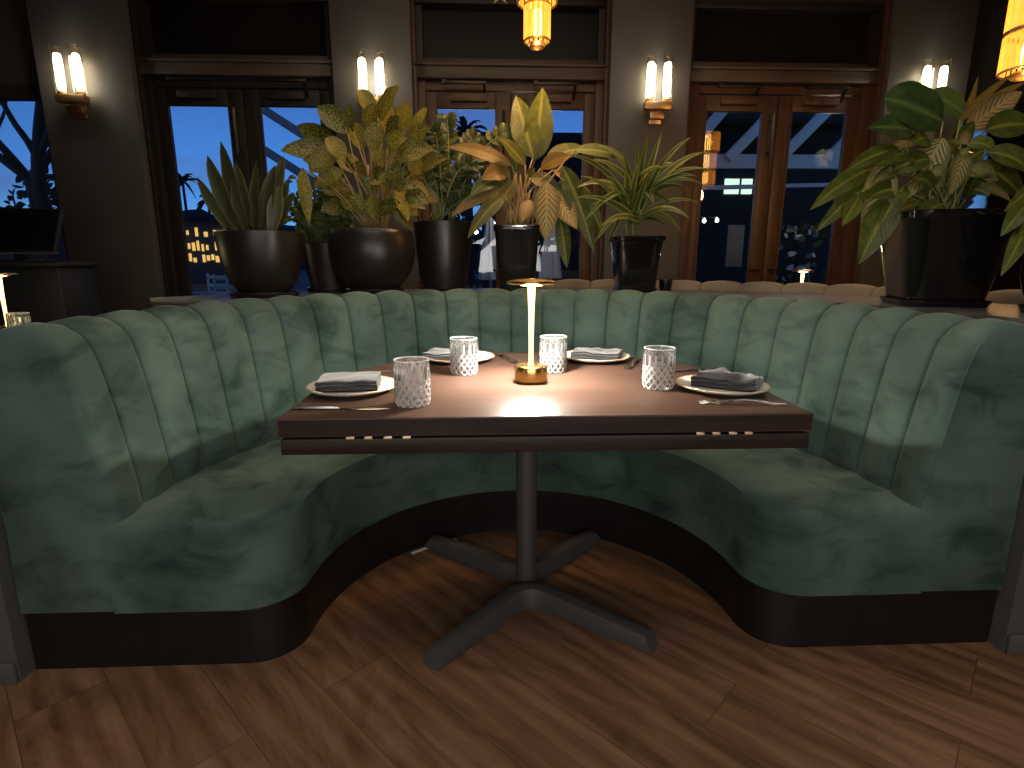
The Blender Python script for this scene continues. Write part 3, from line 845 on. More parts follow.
# paper strip under the booth front
s = MB(); pts = []
rows = []
for i in range(9):
    a = radians(113+18*i/8); r = 0.618
    p = V((CX+r*cos(a), CY+r*sin(a), 0.0)); n = V((cos(a), sin(a), 0))
    rows.append([p-n*0.006+V((0, 0, 0.001)), p+n*0.004+V((0, 0, 0.001)), p+n*0.004+V((0, 0, 0.005)), p-n*0.006+V((0, 0, 0.004))])
R, fs = s.grid(rows, closed_u=True); s.bm.faces.new(list(reversed(R[0]))); s.bm.faces.new(R[-1])
tag(s.build('paper_straw', M['paper'], None, 30), 'thin white straw lying on the floor against the black plinth, behind the table foot', 'straw')

# ------------------------------------------------------------------ potted plants
class Plant:
    """local frame: x to the right, z up, y away; (u, v) sketch units of s metres measured from the pot rim"""
    def __init__(p, name, label, loc, rim_z, s, u0, v0, group=None):
        p.t = thing(name, label, 'plant', loc, radians(-2.4), 'potted plants on the ledge')
        p.s, p.u0, p.v0, p.rz = s, u0, v0, rim_z-loc[2]
        p.lv = {}; p.st = MB(); p.nst = 0
        fx, fy = sin(radians(2.4)), cos(radians(2.4)); p.d0 = loc[0]*fx+loc[1]*fy; p.x0 = loc[0]*fy-loc[1]*fx; p.lz = loc[2]
    def at(p, u, v, dy=0.0):
        # sketch measured on the upright plane through the plant; dy then moves towards (-) or away
        th = radians(12.3); al = math.atan((384-v)/560)-th
        z = 1.09+p.d0*tan(al); zc = p.d0*cos(th)+(1.09-z)*sin(th)
        k = 1+dy/p.d0
        return V(((u-512)/560*zc*k-p.x0, p.d0*(k-1), 1.09+(z-1.09)*k-p.lz))
    def leaf(p, key, b, t, w, bulge=6, dyb=0.0, dyt=0.0, prof='oval', tint=None, brown=0.0, hint=None, fold=0.18, wav=0.0, n=9):
        mb = p.lv.setdefault(key, MB())
        B, T = p.at(*b, dyb), p.at(*t, dyt)
        c = (B+T)/2+V((0, -0.01, bulge*p.s))
        if hint is None: hint = (random.uniform(-0.5, 0.5), -1, random.uniform(0.1, 0.7))
        mb.leaf(B, c, T, w*p.s, hint, prof, fold, random.uniform(0.1, 0.7) if tint is None else tint, brown, n, wav)
        return B
    def stem(p, a, b, r=0.0035, bend=0.0, r2=None):
        a, b = V(a), V(b); c = (a+b)/2+V((0, 0, bend))
        c.x = a.x*0.6+b.x*0.4; c.y = a.y*0.6+b.y*0.4; c.z += abs(b.x-a.x)*0.2
        n = 7; pts = [a*(1-k)**2+c*2*k*(1-k)+b*k*k for k in [i/(n-1) for i in range(n)]]
        r2 = r2 or r*0.6
        p.st.tube(pts, [r+(r2-r)*i/(n-1) for i in range(n)], 6); p.nst += 1
    def finish(p, mats, stem_mat):
        for k, mb in p.lv.items(): mb.build('foliage', mats[k], p.t, 'all', normals=False)
        if p.nst: p.st.build('stems', stem_mat, p.t, 'all')
        else: p.st.bm.free()

def round_pot(p, prof, mat, saucer_r, seg=48, sq=None):
    z0 = 0.02
    h = p.rz
    pts = [(r, z0+(h-z0)*k) for r, k in prof]
    rt = pts[-1][0]
    pts = [(0.0, z0)]+pts+[(rt-0.004, h+0.003), (rt-0.014, h), (rt-0.02, h-0.02), (rt-0.03, h-0.05)]
    m = MB(); m.lathe(pts, seg, sq=sq); m.build('pot', mat, p.t, 40)
    m = MB(); m.lathe([(0.0, 0.0), (saucer_r*0.93, 0.0), (saucer_r, 0.018), (saucer_r, 0.022), (saucer_r-0.008, 0.021), (saucer_r*0.9, 0.008), (0.0, 0.008)], seg, sq=sq); m.build('saucer', mat, p.t, 40)
    m = MB(); m.lathe([(rt-0.026, h-0.03), (rt*0.6, h-0.026), (0.001, h-0.022)], seg, sq=sq); m.build('soil', M['soil'], p.t, True)
def squircle(n=5.0, rot=0.0):
    def f(a):
        a += rot
        return (abs(cos(a))**n+abs(sin(a))**n)**(-1/n)*0.86
    return f
LZ = 0.9382
rd = random.Random(11)

# 1 snake plant
p = Plant('potted_snake_plant', 'snake plant with upright pointed leaves in rounded dark pot, leftmost on the ledge', (-1.004, 2.60, LZ), 1.215, 0.00449, 262, 232)
round_pot(p, [(0.105, 0.0), (0.128, 0.1), (0.153, 0.3), (0.170, 0.55), (0.179, 0.8), (0.183, 1.0)], M['pot_dark'], 0.150)
for b, t, w in [((228, 228), (197, 177), 11), ((236, 229), (207, 155), 15), ((245, 228), (221, 141), 16), ((241, 231), (222, 193), 13), ((250, 230), (236, 163), 14),
                ((256, 228), (257, 160), 14), ((262, 230), (275, 165), 15), ((266, 229), (284, 156), 15), ((250, 229), (262, 176), 17), ((270, 230), (289, 178), 13),
                ((258, 231), (243, 186), 15), ((276, 228), (294, 192), 12), ((264, 231), (268, 190), 16), ((232, 230), (212, 196), 12), ((247, 231), (232, 180), 13), ((272, 231), (280, 185), 14)]:
    p.leaf('a', b, t, w*1.15, 0, rd.uniform(-0.07, 0.07), rd.uniform(-0.09, 0.06), 'blade', rd.uniform(0, 0.35), 0.0, (rd.uniform(-0.6, 0.6), -1, 0.1), 0.25, 0.03)
p.finish({'a': L['snake']}, M['stem_green'])

# 2 bushy plant in small dark pot, set back
p = Plant('potted_bush', 'bushy small-leaved green plant in a dark pot, between snake plant and round bowl', (-0.825, 3.01, LZ), 1.178, 0.00512, 317, 243)
round_pot(p, [(0.095, 0.0), (0.108, 0.3), (0.12, 0.7), (0.128, 1.0)], M['pot_dark'], 0.12)
for i in range(40):
    a = rd.uniform(-1.3, 1.3); ln = rd.uniform(30, 66)
    tip = (317+sin(a)*ln*0.72, 238-cos(a)*ln*1.12); dy = rd.uniform(-0.11, 0.10)
    p.stem(p.at(317+rd.uniform(-8, 8), 244), p.at(*tip, dy), 0.003)
    for k in range(14):
        q = rd.uniform(0.25, 1.0)
        b = (317+(tip[0]-317)*q+rd.uniform(-3, 3), 243+(tip[1]-243)*q+rd.uniform(-3, 3)); aa = rd.uniform(0, 2*pi)
        p.leaf('a', b, (b[0]+cos(aa)*9, b[1]+sin(aa)*7), 5.5, 1.5, dy*q, dy*q+rd.uniform(-0.035, 0.02), 'oval', rd.uniform(0, 0.6), 0.0, (rd.uniform(-1, 1), -1, rd.uniform(0, 1)), 0.1, n=5)
p.finish({'a': L['bush']}, M['stem_green'])

# 3 speckled plant in bowl pot
p = Plant('potted_croton', 'tall yellow-green speckled broad-leaf plant in wide round bowl pot', (-0.574, 2.89, LZ), 1.240, 0.00507, 375, 230)
round_pot(p, [(0.115, 0.0), (0.155, 0.12), (0.19, 0.32), (0.208, 0.55), (0.212, 0.75), (0.203, 0.93), (0.196, 1.0)], M['pot_dark'], 0.150)
cro = [((380, 122), (399, 85), 23), ((374, 116), (359, 89), 15), ((348, 134), (317, 106), 22), ((353, 132), (349, 104), 10), ((334, 156), (281, 151), 23), ((338, 150), (297, 126), 20),
       ((310, 172), (343, 146), 20), ((302, 168), (309, 224), 13), ((372, 152), (379, 122), 18), ((393, 158), (433, 149), 24), ((405, 172), (448, 158), 19), ((391, 142), (399, 116), 18),
       ((404, 132), (409, 102), 20), ((415, 134), (427, 108), 15), ((380, 182), (408, 172), 18), ((398, 186), (408, 222), 16), ((353, 188), (346, 216), 12), ((343, 172), (315, 188), 16),
       ((384, 132), (393, 108), 15), ((386, 172), (371, 146), 17), ((409, 144), (431, 128), 16), ((363, 150), (352, 122), 17), ((360, 172), (335, 158), 18), ((395, 205), (420, 196), 15),
       ((372, 190), (388, 176), 16), ((340, 190), (322, 208), 14), ((405, 152), (428, 172), 15), ((368, 132), (376, 104), 17), ((356, 205), (338, 222), 12), ((388, 202), (378, 178), 14),
       ((380, 215), (400, 202), 14), ((364, 213), (350, 196), 14), ((374, 218), (372, 195), 13), ((330, 168), (303, 160), 15), ((345, 160), (325, 138), 17)]
for i in range(26):
    a = rd.uniform(-1.5, 1.5); r1 = rd.uniform(18, 75); b_ = (375+sin(a)*r1*0.7, 215-cos(a)*r1); a2 = a+rd.uniform(-0.8, 0.8)
    cro.append((b_, (b_[0]+sin(a2)*24, b_[1]-cos(a2)*20+rd.uniform(0, 18)), rd.uniform(12, 19)))
for b, t, w in cro:
    dy = rd.uniform(-0.12, 0.10)
    B = p.leaf('a', b, t, w, 5 if t[1] < b[1]+25 else 2, dy, dy+rd.uniform(-0.07, 0.03), 'oval', rd.uniform(0.0, 0.95)**1.5, rd.choice([0, 0, 0.2, 0.1]), (rd.uniform(-0.6, 0.6), -1, rd.uniform(0.0, 0.6)), 0.25, 0.03)
    p.stem(p.at(375+rd.uniform(-10, 10), 232, rd.uniform(-0.03, 0.03)), B, 0.0055, 0, 0.003)
for k in range(5):
    x = 366+k*5; p.stem(p.at(x, 233), p.at(x+rd.uniform(-6, 6), 165, rd.uniform(-0.03, 0.03)), 0.009, 0, 0.006)
p.finish({'a': L['croton']}, M['stem_tan'])

# 4 zz plant
p = Plant('potted_zz_plant', 'dark green feathery-stemmed plant in tall dark pot, right of the round bowl', (-0.240, 3.15, LZ), 1.296, 0.00553, 440, 221)
round_pot(p, [(0.118, 0.0), (0.132, 0.15), (0.145, 0.45), (0.155, 0.8), (0.160, 1.0)], M['pot_dark'], 0.138)
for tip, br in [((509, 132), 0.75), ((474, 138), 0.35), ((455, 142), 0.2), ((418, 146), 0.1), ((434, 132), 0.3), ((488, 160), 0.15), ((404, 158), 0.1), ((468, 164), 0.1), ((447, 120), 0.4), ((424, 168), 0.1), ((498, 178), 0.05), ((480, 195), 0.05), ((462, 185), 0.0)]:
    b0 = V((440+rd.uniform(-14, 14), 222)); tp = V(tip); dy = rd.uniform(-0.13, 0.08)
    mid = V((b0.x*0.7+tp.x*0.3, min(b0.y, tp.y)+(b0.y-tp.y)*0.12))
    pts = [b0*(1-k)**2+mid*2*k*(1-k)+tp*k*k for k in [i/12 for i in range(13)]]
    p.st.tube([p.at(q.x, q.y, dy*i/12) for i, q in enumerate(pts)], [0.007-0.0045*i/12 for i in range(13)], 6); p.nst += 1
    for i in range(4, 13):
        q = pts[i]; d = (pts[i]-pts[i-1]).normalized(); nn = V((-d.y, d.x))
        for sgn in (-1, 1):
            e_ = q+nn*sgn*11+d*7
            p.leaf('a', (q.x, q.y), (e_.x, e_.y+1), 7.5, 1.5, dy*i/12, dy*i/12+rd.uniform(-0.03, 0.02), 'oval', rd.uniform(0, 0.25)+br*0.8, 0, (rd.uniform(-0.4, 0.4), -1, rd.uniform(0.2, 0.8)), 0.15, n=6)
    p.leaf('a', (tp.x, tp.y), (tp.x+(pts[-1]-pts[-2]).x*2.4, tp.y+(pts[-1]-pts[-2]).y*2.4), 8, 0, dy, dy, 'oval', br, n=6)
p.finish({'a': L['zz']}, M['stem_green'])

# 5 broad-leaf plant in square glossy pot
p = Plant('potted_calathea', 'broad-leaf plant with two tall upright leaves in square glossy black pot behind the lamp', (0.155, 3.06, LZ), 1.272, 0.00539, 517, 226)
round_pot(p, [(0.105, 0.0), (0.108, 0.05), (0.135, 0.9), (0.142, 0.93), (0.144, 1.0)], M['pot_black'], 0.118, 64, squircle(7))
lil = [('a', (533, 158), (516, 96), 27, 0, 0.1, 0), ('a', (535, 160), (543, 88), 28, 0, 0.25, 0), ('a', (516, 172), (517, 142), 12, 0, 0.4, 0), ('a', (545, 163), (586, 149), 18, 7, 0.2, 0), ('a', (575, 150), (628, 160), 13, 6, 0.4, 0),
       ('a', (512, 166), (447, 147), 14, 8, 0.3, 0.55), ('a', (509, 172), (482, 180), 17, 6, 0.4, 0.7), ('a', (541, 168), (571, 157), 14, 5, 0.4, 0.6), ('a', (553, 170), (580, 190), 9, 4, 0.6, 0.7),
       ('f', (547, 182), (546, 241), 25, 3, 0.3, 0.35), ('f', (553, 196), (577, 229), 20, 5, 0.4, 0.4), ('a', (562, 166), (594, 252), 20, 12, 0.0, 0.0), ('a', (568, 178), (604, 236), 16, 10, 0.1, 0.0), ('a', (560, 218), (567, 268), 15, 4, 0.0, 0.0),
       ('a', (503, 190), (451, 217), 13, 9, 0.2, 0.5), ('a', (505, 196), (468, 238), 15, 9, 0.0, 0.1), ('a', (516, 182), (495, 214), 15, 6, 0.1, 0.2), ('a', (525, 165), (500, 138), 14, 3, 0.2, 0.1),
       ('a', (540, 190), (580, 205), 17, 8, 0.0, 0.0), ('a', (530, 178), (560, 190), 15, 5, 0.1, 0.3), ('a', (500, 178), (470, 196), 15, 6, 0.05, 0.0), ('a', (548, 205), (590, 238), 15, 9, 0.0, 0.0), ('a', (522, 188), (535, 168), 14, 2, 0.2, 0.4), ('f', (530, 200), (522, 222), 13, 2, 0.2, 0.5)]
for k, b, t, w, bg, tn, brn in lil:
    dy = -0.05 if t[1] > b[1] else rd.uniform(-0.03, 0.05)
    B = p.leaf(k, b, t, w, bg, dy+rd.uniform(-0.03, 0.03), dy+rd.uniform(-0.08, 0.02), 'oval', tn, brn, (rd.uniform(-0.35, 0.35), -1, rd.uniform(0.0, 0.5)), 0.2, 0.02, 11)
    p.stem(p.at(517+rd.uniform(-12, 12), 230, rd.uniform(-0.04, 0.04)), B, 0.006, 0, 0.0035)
for k in range(9):
    x = 505+k*3.2; p.stem(p.at(x, 232, rd.uniform(-0.03, 0.03)), p.at(x+rd.uniform(-9, 14), 182+rd.uniform(-8, 14), rd.uniform(-0.05, 0.02)), 0.008, 0, 0.005)
p.finish({'a': L['lily'], 'f': L['feather']}, M['stem_tan'])

# 6 dracaena in square glossy pot
p = Plant('potted_dracaena', 'spiky plant with long arching striped leaves in square glossy black pot, right of centre', (0.757, 2.918, LZ), 1.212, 0.00520, 634, 237)
round_pot(p, [(0.108, 0.0), (0.111, 0.05), (0.136, 0.9), (0.147, 0.93), (0.150, 1.0)], M['pot_black'], 0.118, 64, squircle(7))
dra = [(566, 155), (580, 176), (574, 198), (584, 222), (592, 246), (606, 250), (648, 133), (662, 132), (691, 137), (706, 152), (712, 170), (706, 186), (700, 203), (690, 219), (682, 233), (590, 160), (598, 145),
       (622, 150), (636, 140), (672, 150), (684, 165), (697, 176), (576, 188), (590, 206), (600, 226), (668, 190), (676, 210), (666, 226), (612, 190), (614, 212), (650, 170), (640, 160), (626, 172), (606, 176), (654, 205), (664, 168), (690, 190), (596, 190), (642, 214), (628, 222)]
for i, t in enumerate(dra):
    b = (633+rd.uniform(-6, 8), 204+rd.uniform(-18, 22)); near = i > 30
    dy = rd.uniform(-0.2, 0.08)
    far = abs(t[0]-633)
    p.leaf('a', b, t, 8.5 if not near else 9.5, 6+far*0.22, 0.0, dy, 'long', rd.uniform(0.0, 0.45), 0, (rd.uniform(-0.5, 0.5), -1, rd.uniform(0.3, 1.1)), 0.22, n=11)
p.stem(p.at(633, 240), p.at(633, 196), 0.013, 0, 0.009)
p.stem(p.at(627, 240), p.at(624, 205), 0.009, 0, 0.007)
p.finish({'a': L['dracaena']}, M['stem_green'])

# 7 large calathea on the right
p = Plant('potted_calathea', 'large plant with round and feather-patterned leaves in big square glossy black pot, on the right', (1.605, 1.98, LZ), 1.255, 0.00360, 937, 212)
round_pot(p, [(0.140, 0.0), (0.143, 0.05), (0.193, 0.9), (0.204, 0.93), (0.207, 1.0)], M['pot_black'], 0.160, 64, squircle(7, 0.25))
big = [('r', (943, 122), (884, 98), 46, 3, 0.0, 0, 'round'), ('r', (928, 96), (968, 120), 25, 8, 0.75, 0, 'oval'), ('r', (918, 132), (868, 128), 24, 4, 0.1, 0, 'oval'),
       ('f', (944, 138), (907, 198), 30, 6, 0.3, 0.12, 'oval'), ('f', (966, 148), (949, 196), 22, 4, 0.4, 0.1, 'oval'), ('f', (905, 146), (862, 192), 23, 9, 0.4, 0.2, 'oval'), ('f', (892, 172), (861, 236), 24, 5, 0.3, 0.15, 'oval'),
       ('g', (893, 196), (859, 264), 30, 8, 0.2, 0, 'oval'), ('g', (880, 166), (810, 210), 19, 12, 0.25, 0, 'oval'), ('g', (872, 184), (816, 232), 17, 9, 0.15, 0, 'oval'), ('g', (860, 196), (842, 226), 17, 5, 0.5, 0, 'oval'), ('g', (940, 204), (916, 222), 20, 4, 0.2, 0, 'oval'),
       ('g', (900, 150), (845, 172), 16, 9, 0.1, 0, 'oval'), ('g', (930, 160), (885, 175), 20, 8, 0.1, 0, 'oval'), ('g', (905, 185), (880, 225), 18, 6, 0.1, 0, 'oval'),
       ('f', (965, 132), (1022, 92), 26, 6, 0.3, 0.45, 'oval'), ('g', (960, 120), (1012, 74), 9, 6, 0.5, 0.6, 'long'), ('g', (964, 118), (978, 76), 8, 2, 0.5, 0.5, 'long'), ('g', (975, 112), (1026, 82), 10, 5, 0.5, 0.6, 'long'),
       ('g', (985, 130), (1034, 126), 28, 6, 0.05, 0, 'oval'), ('g', (988, 152), (1036, 176), 26, 9, 0.05, 0, 'oval'), ('g', (980, 165), (1024, 200), 24, 8, 0.0, 0, 'oval'), ('g', (955, 170), (985, 150), 20, 5, 0.1, 0, 'oval'), ('g', (960, 185), (990, 195), 18, 6, 0.0, 0, 'oval'),
       ('f', (930, 130), (890, 152), 17, 6, 0.3, 0.3, 'oval'), ('g', (950, 150), (975, 122), 18, 3, 0.1, 0, 'oval'), ('g', (915, 205), (893, 214), 15, 4, 0.3, 0.3, 'oval'), ('g', (965, 200), (975, 178), 16, 3, 0.1, 0, 'oval')]
for i in range(22):
    a = rd.uniform(-1.5, 1.5); r1 = rd.uniform(20, 70); b_ = (945+sin(a)*r1*0.8, 200-cos(a)*r1*0.9); a2 = a+rd.uniform(-0.5, 0.5)
    big.append((rd.choice('ggf'), b_, (b_[0]+sin(a2)*34, b_[1]-cos(a2)*20+rd.uniform(0, 24)), rd.uniform(13, 20), 7, rd.uniform(0, 0.3), rd.choice([0, 0, 0.3]), 'oval'))
for k, b, t, w, bg, tn, brn, pf in big:
    dy = -0.06 if t[0] < 930 else rd.uniform(-0.02, 0.08)
    B = p.leaf(k, b, t, w, bg, dy+rd.uniform(-0.03, 0.03), dy+rd.uniform(-0.07, 0.02), pf, tn, brn, (rd.uniform(-0.3, 0.3), -1, rd.uniform(0.0, 0.45)), 0.16, 0.015, 13)
    p.stem(p.at(940+rd.uniform(-16, 16), 218, rd.uniform(-0.05, 0.05)), B, 0.0045, 0, 0.0025)
p.finish({'r': L['round'], 'f': L['feather'], 'g': L['lily']}, M['stem_green'])

# 8 plant cut by the right edge
p = Plant('potted_calathea', 'leafy plant in round black pot, cut off by the right edge of the photo', (1.72, 1.60, LZ), 1.170, 0.00300, 1052, 243)
round_pot(p, [(0.085, 0.0), (0.11, 0.15), (0.125, 0.45), (0.122, 0.8), (0.112, 1.0)], M['pot_black'], 0.115)
for b, t, w in [((1036, 196), (1001, 236), 20), ((1040, 186), (1004, 212), 18), ((1034, 214), (1001, 276), 17), ((1044, 190), (1020, 165), 20), ((1050, 200), (1070, 160), 24), ((1058, 205), (1095, 190), 22), ((1050, 210), (1080, 240), 20), ((1040, 215), (1018, 238), 18), ((1048, 200), (1040, 158), 20), ((1060, 215), (1100, 225), 20)]:
    B = p.leaf('a', b, t, w, 8, 0.02, rd.uniform(-0.05, 0.02), 'oval', rd.uniform(0.1, 0.5), 0, None, 0.16, 0.02, 11)
    p.stem(p.at(1052+rd.uniform(-10, 10), 248), B, 0.004, 0, 0.0025)
p.finish({'a': L['lily']}, M['stem_green'])

# votive on the ledge
v = thing('votive_candle', 'small dark red votive candle on the ledge, right of the spiky plant', 'candle', (0.925, 2.93, LZ))
m = MB(); m.lathe([(0.0, 0), (0.028, 0), (0.033, 0.03), (0.034, 0.062), (0.031, 0.062), (0.029, 0.02), (0.0, 0.015)], 24); m.build('holder', M['votive'], v, 40)
m = MB(); m.lathe([(0.0, 0.05), (0.006, 0.043), (0.0075, 0.033), (0.0, 0.026)], 12); m.build('flame', M['ember'], v, True)

# ------------------------------------------------------------------ wall sconces
def make_sconce(label, loc):
    s = thing('wall_sconce', label, 'sconce', loc, 0, 'twin-tube brass wall sconces')
    m = MB(); m.box((0, -0.012, 0.035), (0.10, 0.024, 0.14), None, 0.004); m.box((0, -0.045, 0.018), (0.115, 0.07, 0.045), None, 0.004); m.build('backplate', M['brass_dull'], s)
    m = MB(); m.box((0, -0.075, 0.09), (0.215, 0.075, 0.055), None, 0.005); m.box((0, -0.075, 0.068), (0.20, 0.068, 0.02), None, 0.004); m.build('bracket', M['brass_dull'], s)
    for x in (-0.068, 0.068):
        m = MB(); m.lathe([(0.042, 0.105), (0.044, 0.11), (0.044, 0.455), (0.041, 0.458), (0.040, 0.455), (0.040, 0.11)], 28, (x, -0.075, 0)); tb_ = m.build('glass_tube', M['tube'], s, 40)
        m = MB(); m.lathe([(0.0, 0.15), (0.022, 0.155), (0.028, 0.18), (0.028, 0.37), (0.022, 0.40), (0.0, 0.41)], 20, (x, -0.075, 0)); m.build('bulb', M['filament'], tb_, 60)
        m = MB(); m.lathe([(0.034, 0.105), (0.034, 0.135), (0.020, 0.15), (0.0, 0.152)], 20, (x, -0.075, 0)); m.build('socket', M['brass_dull'], tb_, 40)
    return s
CYF = 4.85
sc = [(-3.155, 'twin-tube brass wall sconce on the leftmost dark column'), (-0.888, 'twin-tube wall sconce on the column above the tall speckled plant'), (1.360, 'twin-tube brass wall sconce on the column above the spiky plant'), (3.60, 'twin-tube wall sconce on the right column, partly behind a round leaf')]
s0 = None
for i, (x, lb) in enumerate(sc):
    if s0 is None: s0 = make_sconce(lb, (x, CYF, 2.215))
    else: dup(s0, (x, CYF, 2.215), 0, lb)
    light('sconce_light', 'POINT', (x, CYF-0.17, 2.50), 3.6, (1.0, 0.94, 0.84), 0.06)

# ------------------------------------------------------------------ pendants
def make_pendant(label, loc, tiers, drop, strength):
    p = thing('pendant_lamp', label, 'pendant lamp', loc, 0, 'tiered amber glass pendant lamps')
    z = 0.0
    ring = MB(); slats = MB(); core = MB()
    r0 = tiers[0][0]
    fin = MB(); fin.lathe([(r0*0.40, -0.030), (r0*0.60, -0.028), (r0*0.66, -0.012), (r0*0.60, -0.005), (r0*0.40, -0.005), (r0*0.40, -0.030)], 28); fin.build('finial', M['brass_dull'], p, 40)
    for r, h in tiers:
        for zz in (z, z+h):
            rg = MB(); rg.lathe([(r*0.98, zz-0.006), (r*1.03, zz-0.004), (r*1.03, zz+0.004), (r*0.98, zz+0.006), (r*0.93, zz), (r*0.98, zz-0.006)], 36); rg.build('ring', M['brass_dull'], p, 40)
        n = max(14, int(2*pi*r/0.024))
        for k in range(n):
            a = 2*pi*k/n
            slats.box((r*cos(a), r*sin(a), z+h/2), (0.006, 0.015, h-0.012), Matrix.Rotation(a, 3, 'Z'), 0.002, 1)
        core.lathe([(0.0, z+0.02), (r*0.32, z+0.03), (r*0.40, z+h*0.5), (r*0.32, z+h-0.02), (0.0, z+h-0.01)], 20)
        z += h+0.012
    ring.tube([(0, 0, z-0.03), (0, 0, z+drop)], 0.006)
    for a in (0, pi/2): ring.bar((-tiers[-1][0]*cos(a), -tiers[-1][0]*sin(a), z-0.012), (tiers[-1][0]*cos(a), tiers[-1][0]*sin(a), z-0.012), 0.008, 0.006)
    ring.build('hanging_rod', M['brass_dull'], p, 40)
    slats.build('amber_slats', M['amber'], p, True)
    core.build('bulb', M['amber_bulb'], p, True)
    return p, z
make_pendant('amber slatted glass pendant hanging at top centre above the broad-leaf plant', (0.247, 3.0, 2.135), [(0.062, 0.155), (0.095, 0.17), (0.125, 0.20)], 1.0, 1)
make_pendant('large amber slatted pendant at the top right corner of the photo', (2.665, 2.9, 2.005), [(0.125, 0.17), (0.125, 0.19), (0.15, 0.22)], 0.9, 1)
light('pendant_light', 'POINT', (0.247, 2.80, 2.06), 17, (1.0, 0.52, 0.20), 0.08)
light('pendant_light', 'POINT', (2.60, 2.80, 1.90), 22, (1.0, 0.52, 0.20), 0.10)

# hanging greenery tips at the top edge
for i, (x, y, z, lb) in enumerate([(0.112, 3.28, 2.43, 'trailing fern tip hanging at the top edge, left of the centre pendant'), (-0.83, 3.3, 2.48, 'small vine tip hanging at the top edge, above the second sconce')]):
    h = thing('hanging_vine', lb, 'plant', (x, y, z+0.9), 0, 'hanging vine tips')
    st_ = MB(); lv = MB()
    for k in range(3):
        dx = (k-1)*0.03
        pts = [(dx*0.3, 0, 0.49), (dx, 0.01, -0.3), (dx*1.3, 0, -0.9+k*0.05)]
        st_.tube(pts, 0.003, 6)
        for j in range(16):
            zz = -0.9+k*0.05+j*0.035
            for s_ in (-1, 1):
                lv.leaf((dx*1.2, 0, zz), (dx*1.2+s_*0.02, -0.01, zz+0.0), (dx*1.2+s_*0.035, -0.01, zz-0.03), 0.012, (0, -1, 0.2), 'oval', 0.1, 0.5, 0.1, 5)
    st_.build('stems', M['stem_green'], h, 'all'); lv.build('foliage', L['bush'], h, 'all', normals=False)

# ------------------------------------------------------------------ things behind the booth
def side_table(label, loc, r):
    t_ = thing('dining_table', label, 'table', loc, 0, 'round tables behind the booth')
    m = MB(); m.lathe([(0, 0.72), (r-0.003, 0.72), (r, 0.723), (r, 0.747), (r-0.003, 0.75), (0, 0.75)], 48); m.build('tabletop', M['table'], t_, 40)
    m = MB(); m.lathe([(0.035, 0.03), (0.035, 0.70), (0.08, 0.72)], 20); m.build('pedestal', M['steel'], t_, 40)
    m = MB(); m.lathe([(0, 0), (0.24, 0), (0.24, 0.012), (0.05, 0.03), (0, 0.03)], 36); m.build('base', M['steel'], t_, 40)
side_table('dark round table behind the booth at the left edge of the photo', (-2.35, 2.78, 0), 0.36)
side_table('dark round table behind the booth on the right, carrying a lit lamp', (2.04, 3.95, 0), 0.40)
dup(lamp, (-2.235, 2.7, 0.7505), 0, 'glowing brass cordless lamp cut off by the left edge of the photo')
dup(lamp, (2.04, 3.62, 0.7505), 0, 'small glowing brass cordless lamp in front of the right-hand door')
light('lamp_light', 'POINT', (-2.235, 2.7, 1.0), 3, (1.0, 0.80, 0.48), 0.026)
light('lamp_light', 'POINT', (2.04, 3.62, 1.0), 3, (1.0, 0.80, 0.48), 0.026)
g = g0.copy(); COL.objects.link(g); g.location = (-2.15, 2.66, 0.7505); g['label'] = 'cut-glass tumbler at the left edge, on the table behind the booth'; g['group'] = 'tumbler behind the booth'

hs = thing('host_stand', 'black host stand behind the booth at the left edge, below the tree window', 'stand', (-3.0, 3.75, 0), radians(8))
m = MB(); m.box((0, 0, 0.55), (0.72, 0.42, 1.02), None, 0.01); m.build('cabinet', M['black'], hs)
m = MB(); m.box((0, 0, 1.075), (0.78, 0.48, 0.03), None, 0.006); m.build('worktop', M['black'], hs)
m = MB(); m.box((0, 0, 0.03), (0.68, 0.38, 0.06)); m.build('plinth', M['plinth'], hs)
mo = thing('touchscreen_monitor', 'dark touchscreen with thin grey edge on the black host stand', 'monitor', (-2.86, 3.64, 1.0902), radians(8))
rot = Matrix.Rotation(radians(-28), 3, 'X')
m = MB(); m.box((0, 0, 0.185), (0.48, 0.03, 0.30), rot, 0.006); mc = m.build('casing', M['black'], mo)
m = MB(); m.box((0, -0.068, 0.052), (0.48, 0.006, 0.005)); m.build('edge_trim', M['screen_edge'], mc, False)
m = MB(); m.box((0, -0.017, 0.19), (0.455, 0.012, 0.275), rot, 0.002); m.build('screen', M['screen'], mo)
m = MB(); m.box((0, 0.05, 0.075), (0.10, 0.05, 0.15), None, 0.006); m.box((0, 0.04, 0.008), (0.26, 0.18, 0.016), None, 0.004); m.build('monitor_foot', M['black'], mo)

# ------------------------------------------------------------------ outside
structure(MB().box((0, 55, -0.06), (160, 99.7, 0.1)).build('ground', M['asphalt'], None, False))
hm = MB(); rows = []
for i in range(81):
    x = -90+i*2.25
    h = 5.2+2.2*noise.noise(V((x*0.05, 3, 0)))+1.0*noise.noise(V((x*0.21, 1, 0)))+ (2.5 if x < -38 else 0)
    rows.append([(x, 74, -0.5), (x, 77, h*0.7), (x, 80, h), (x, 90, h*0.8)])
hm.grid(rows)
structure(hm.build('hill', M['hill'], None, 'all'))
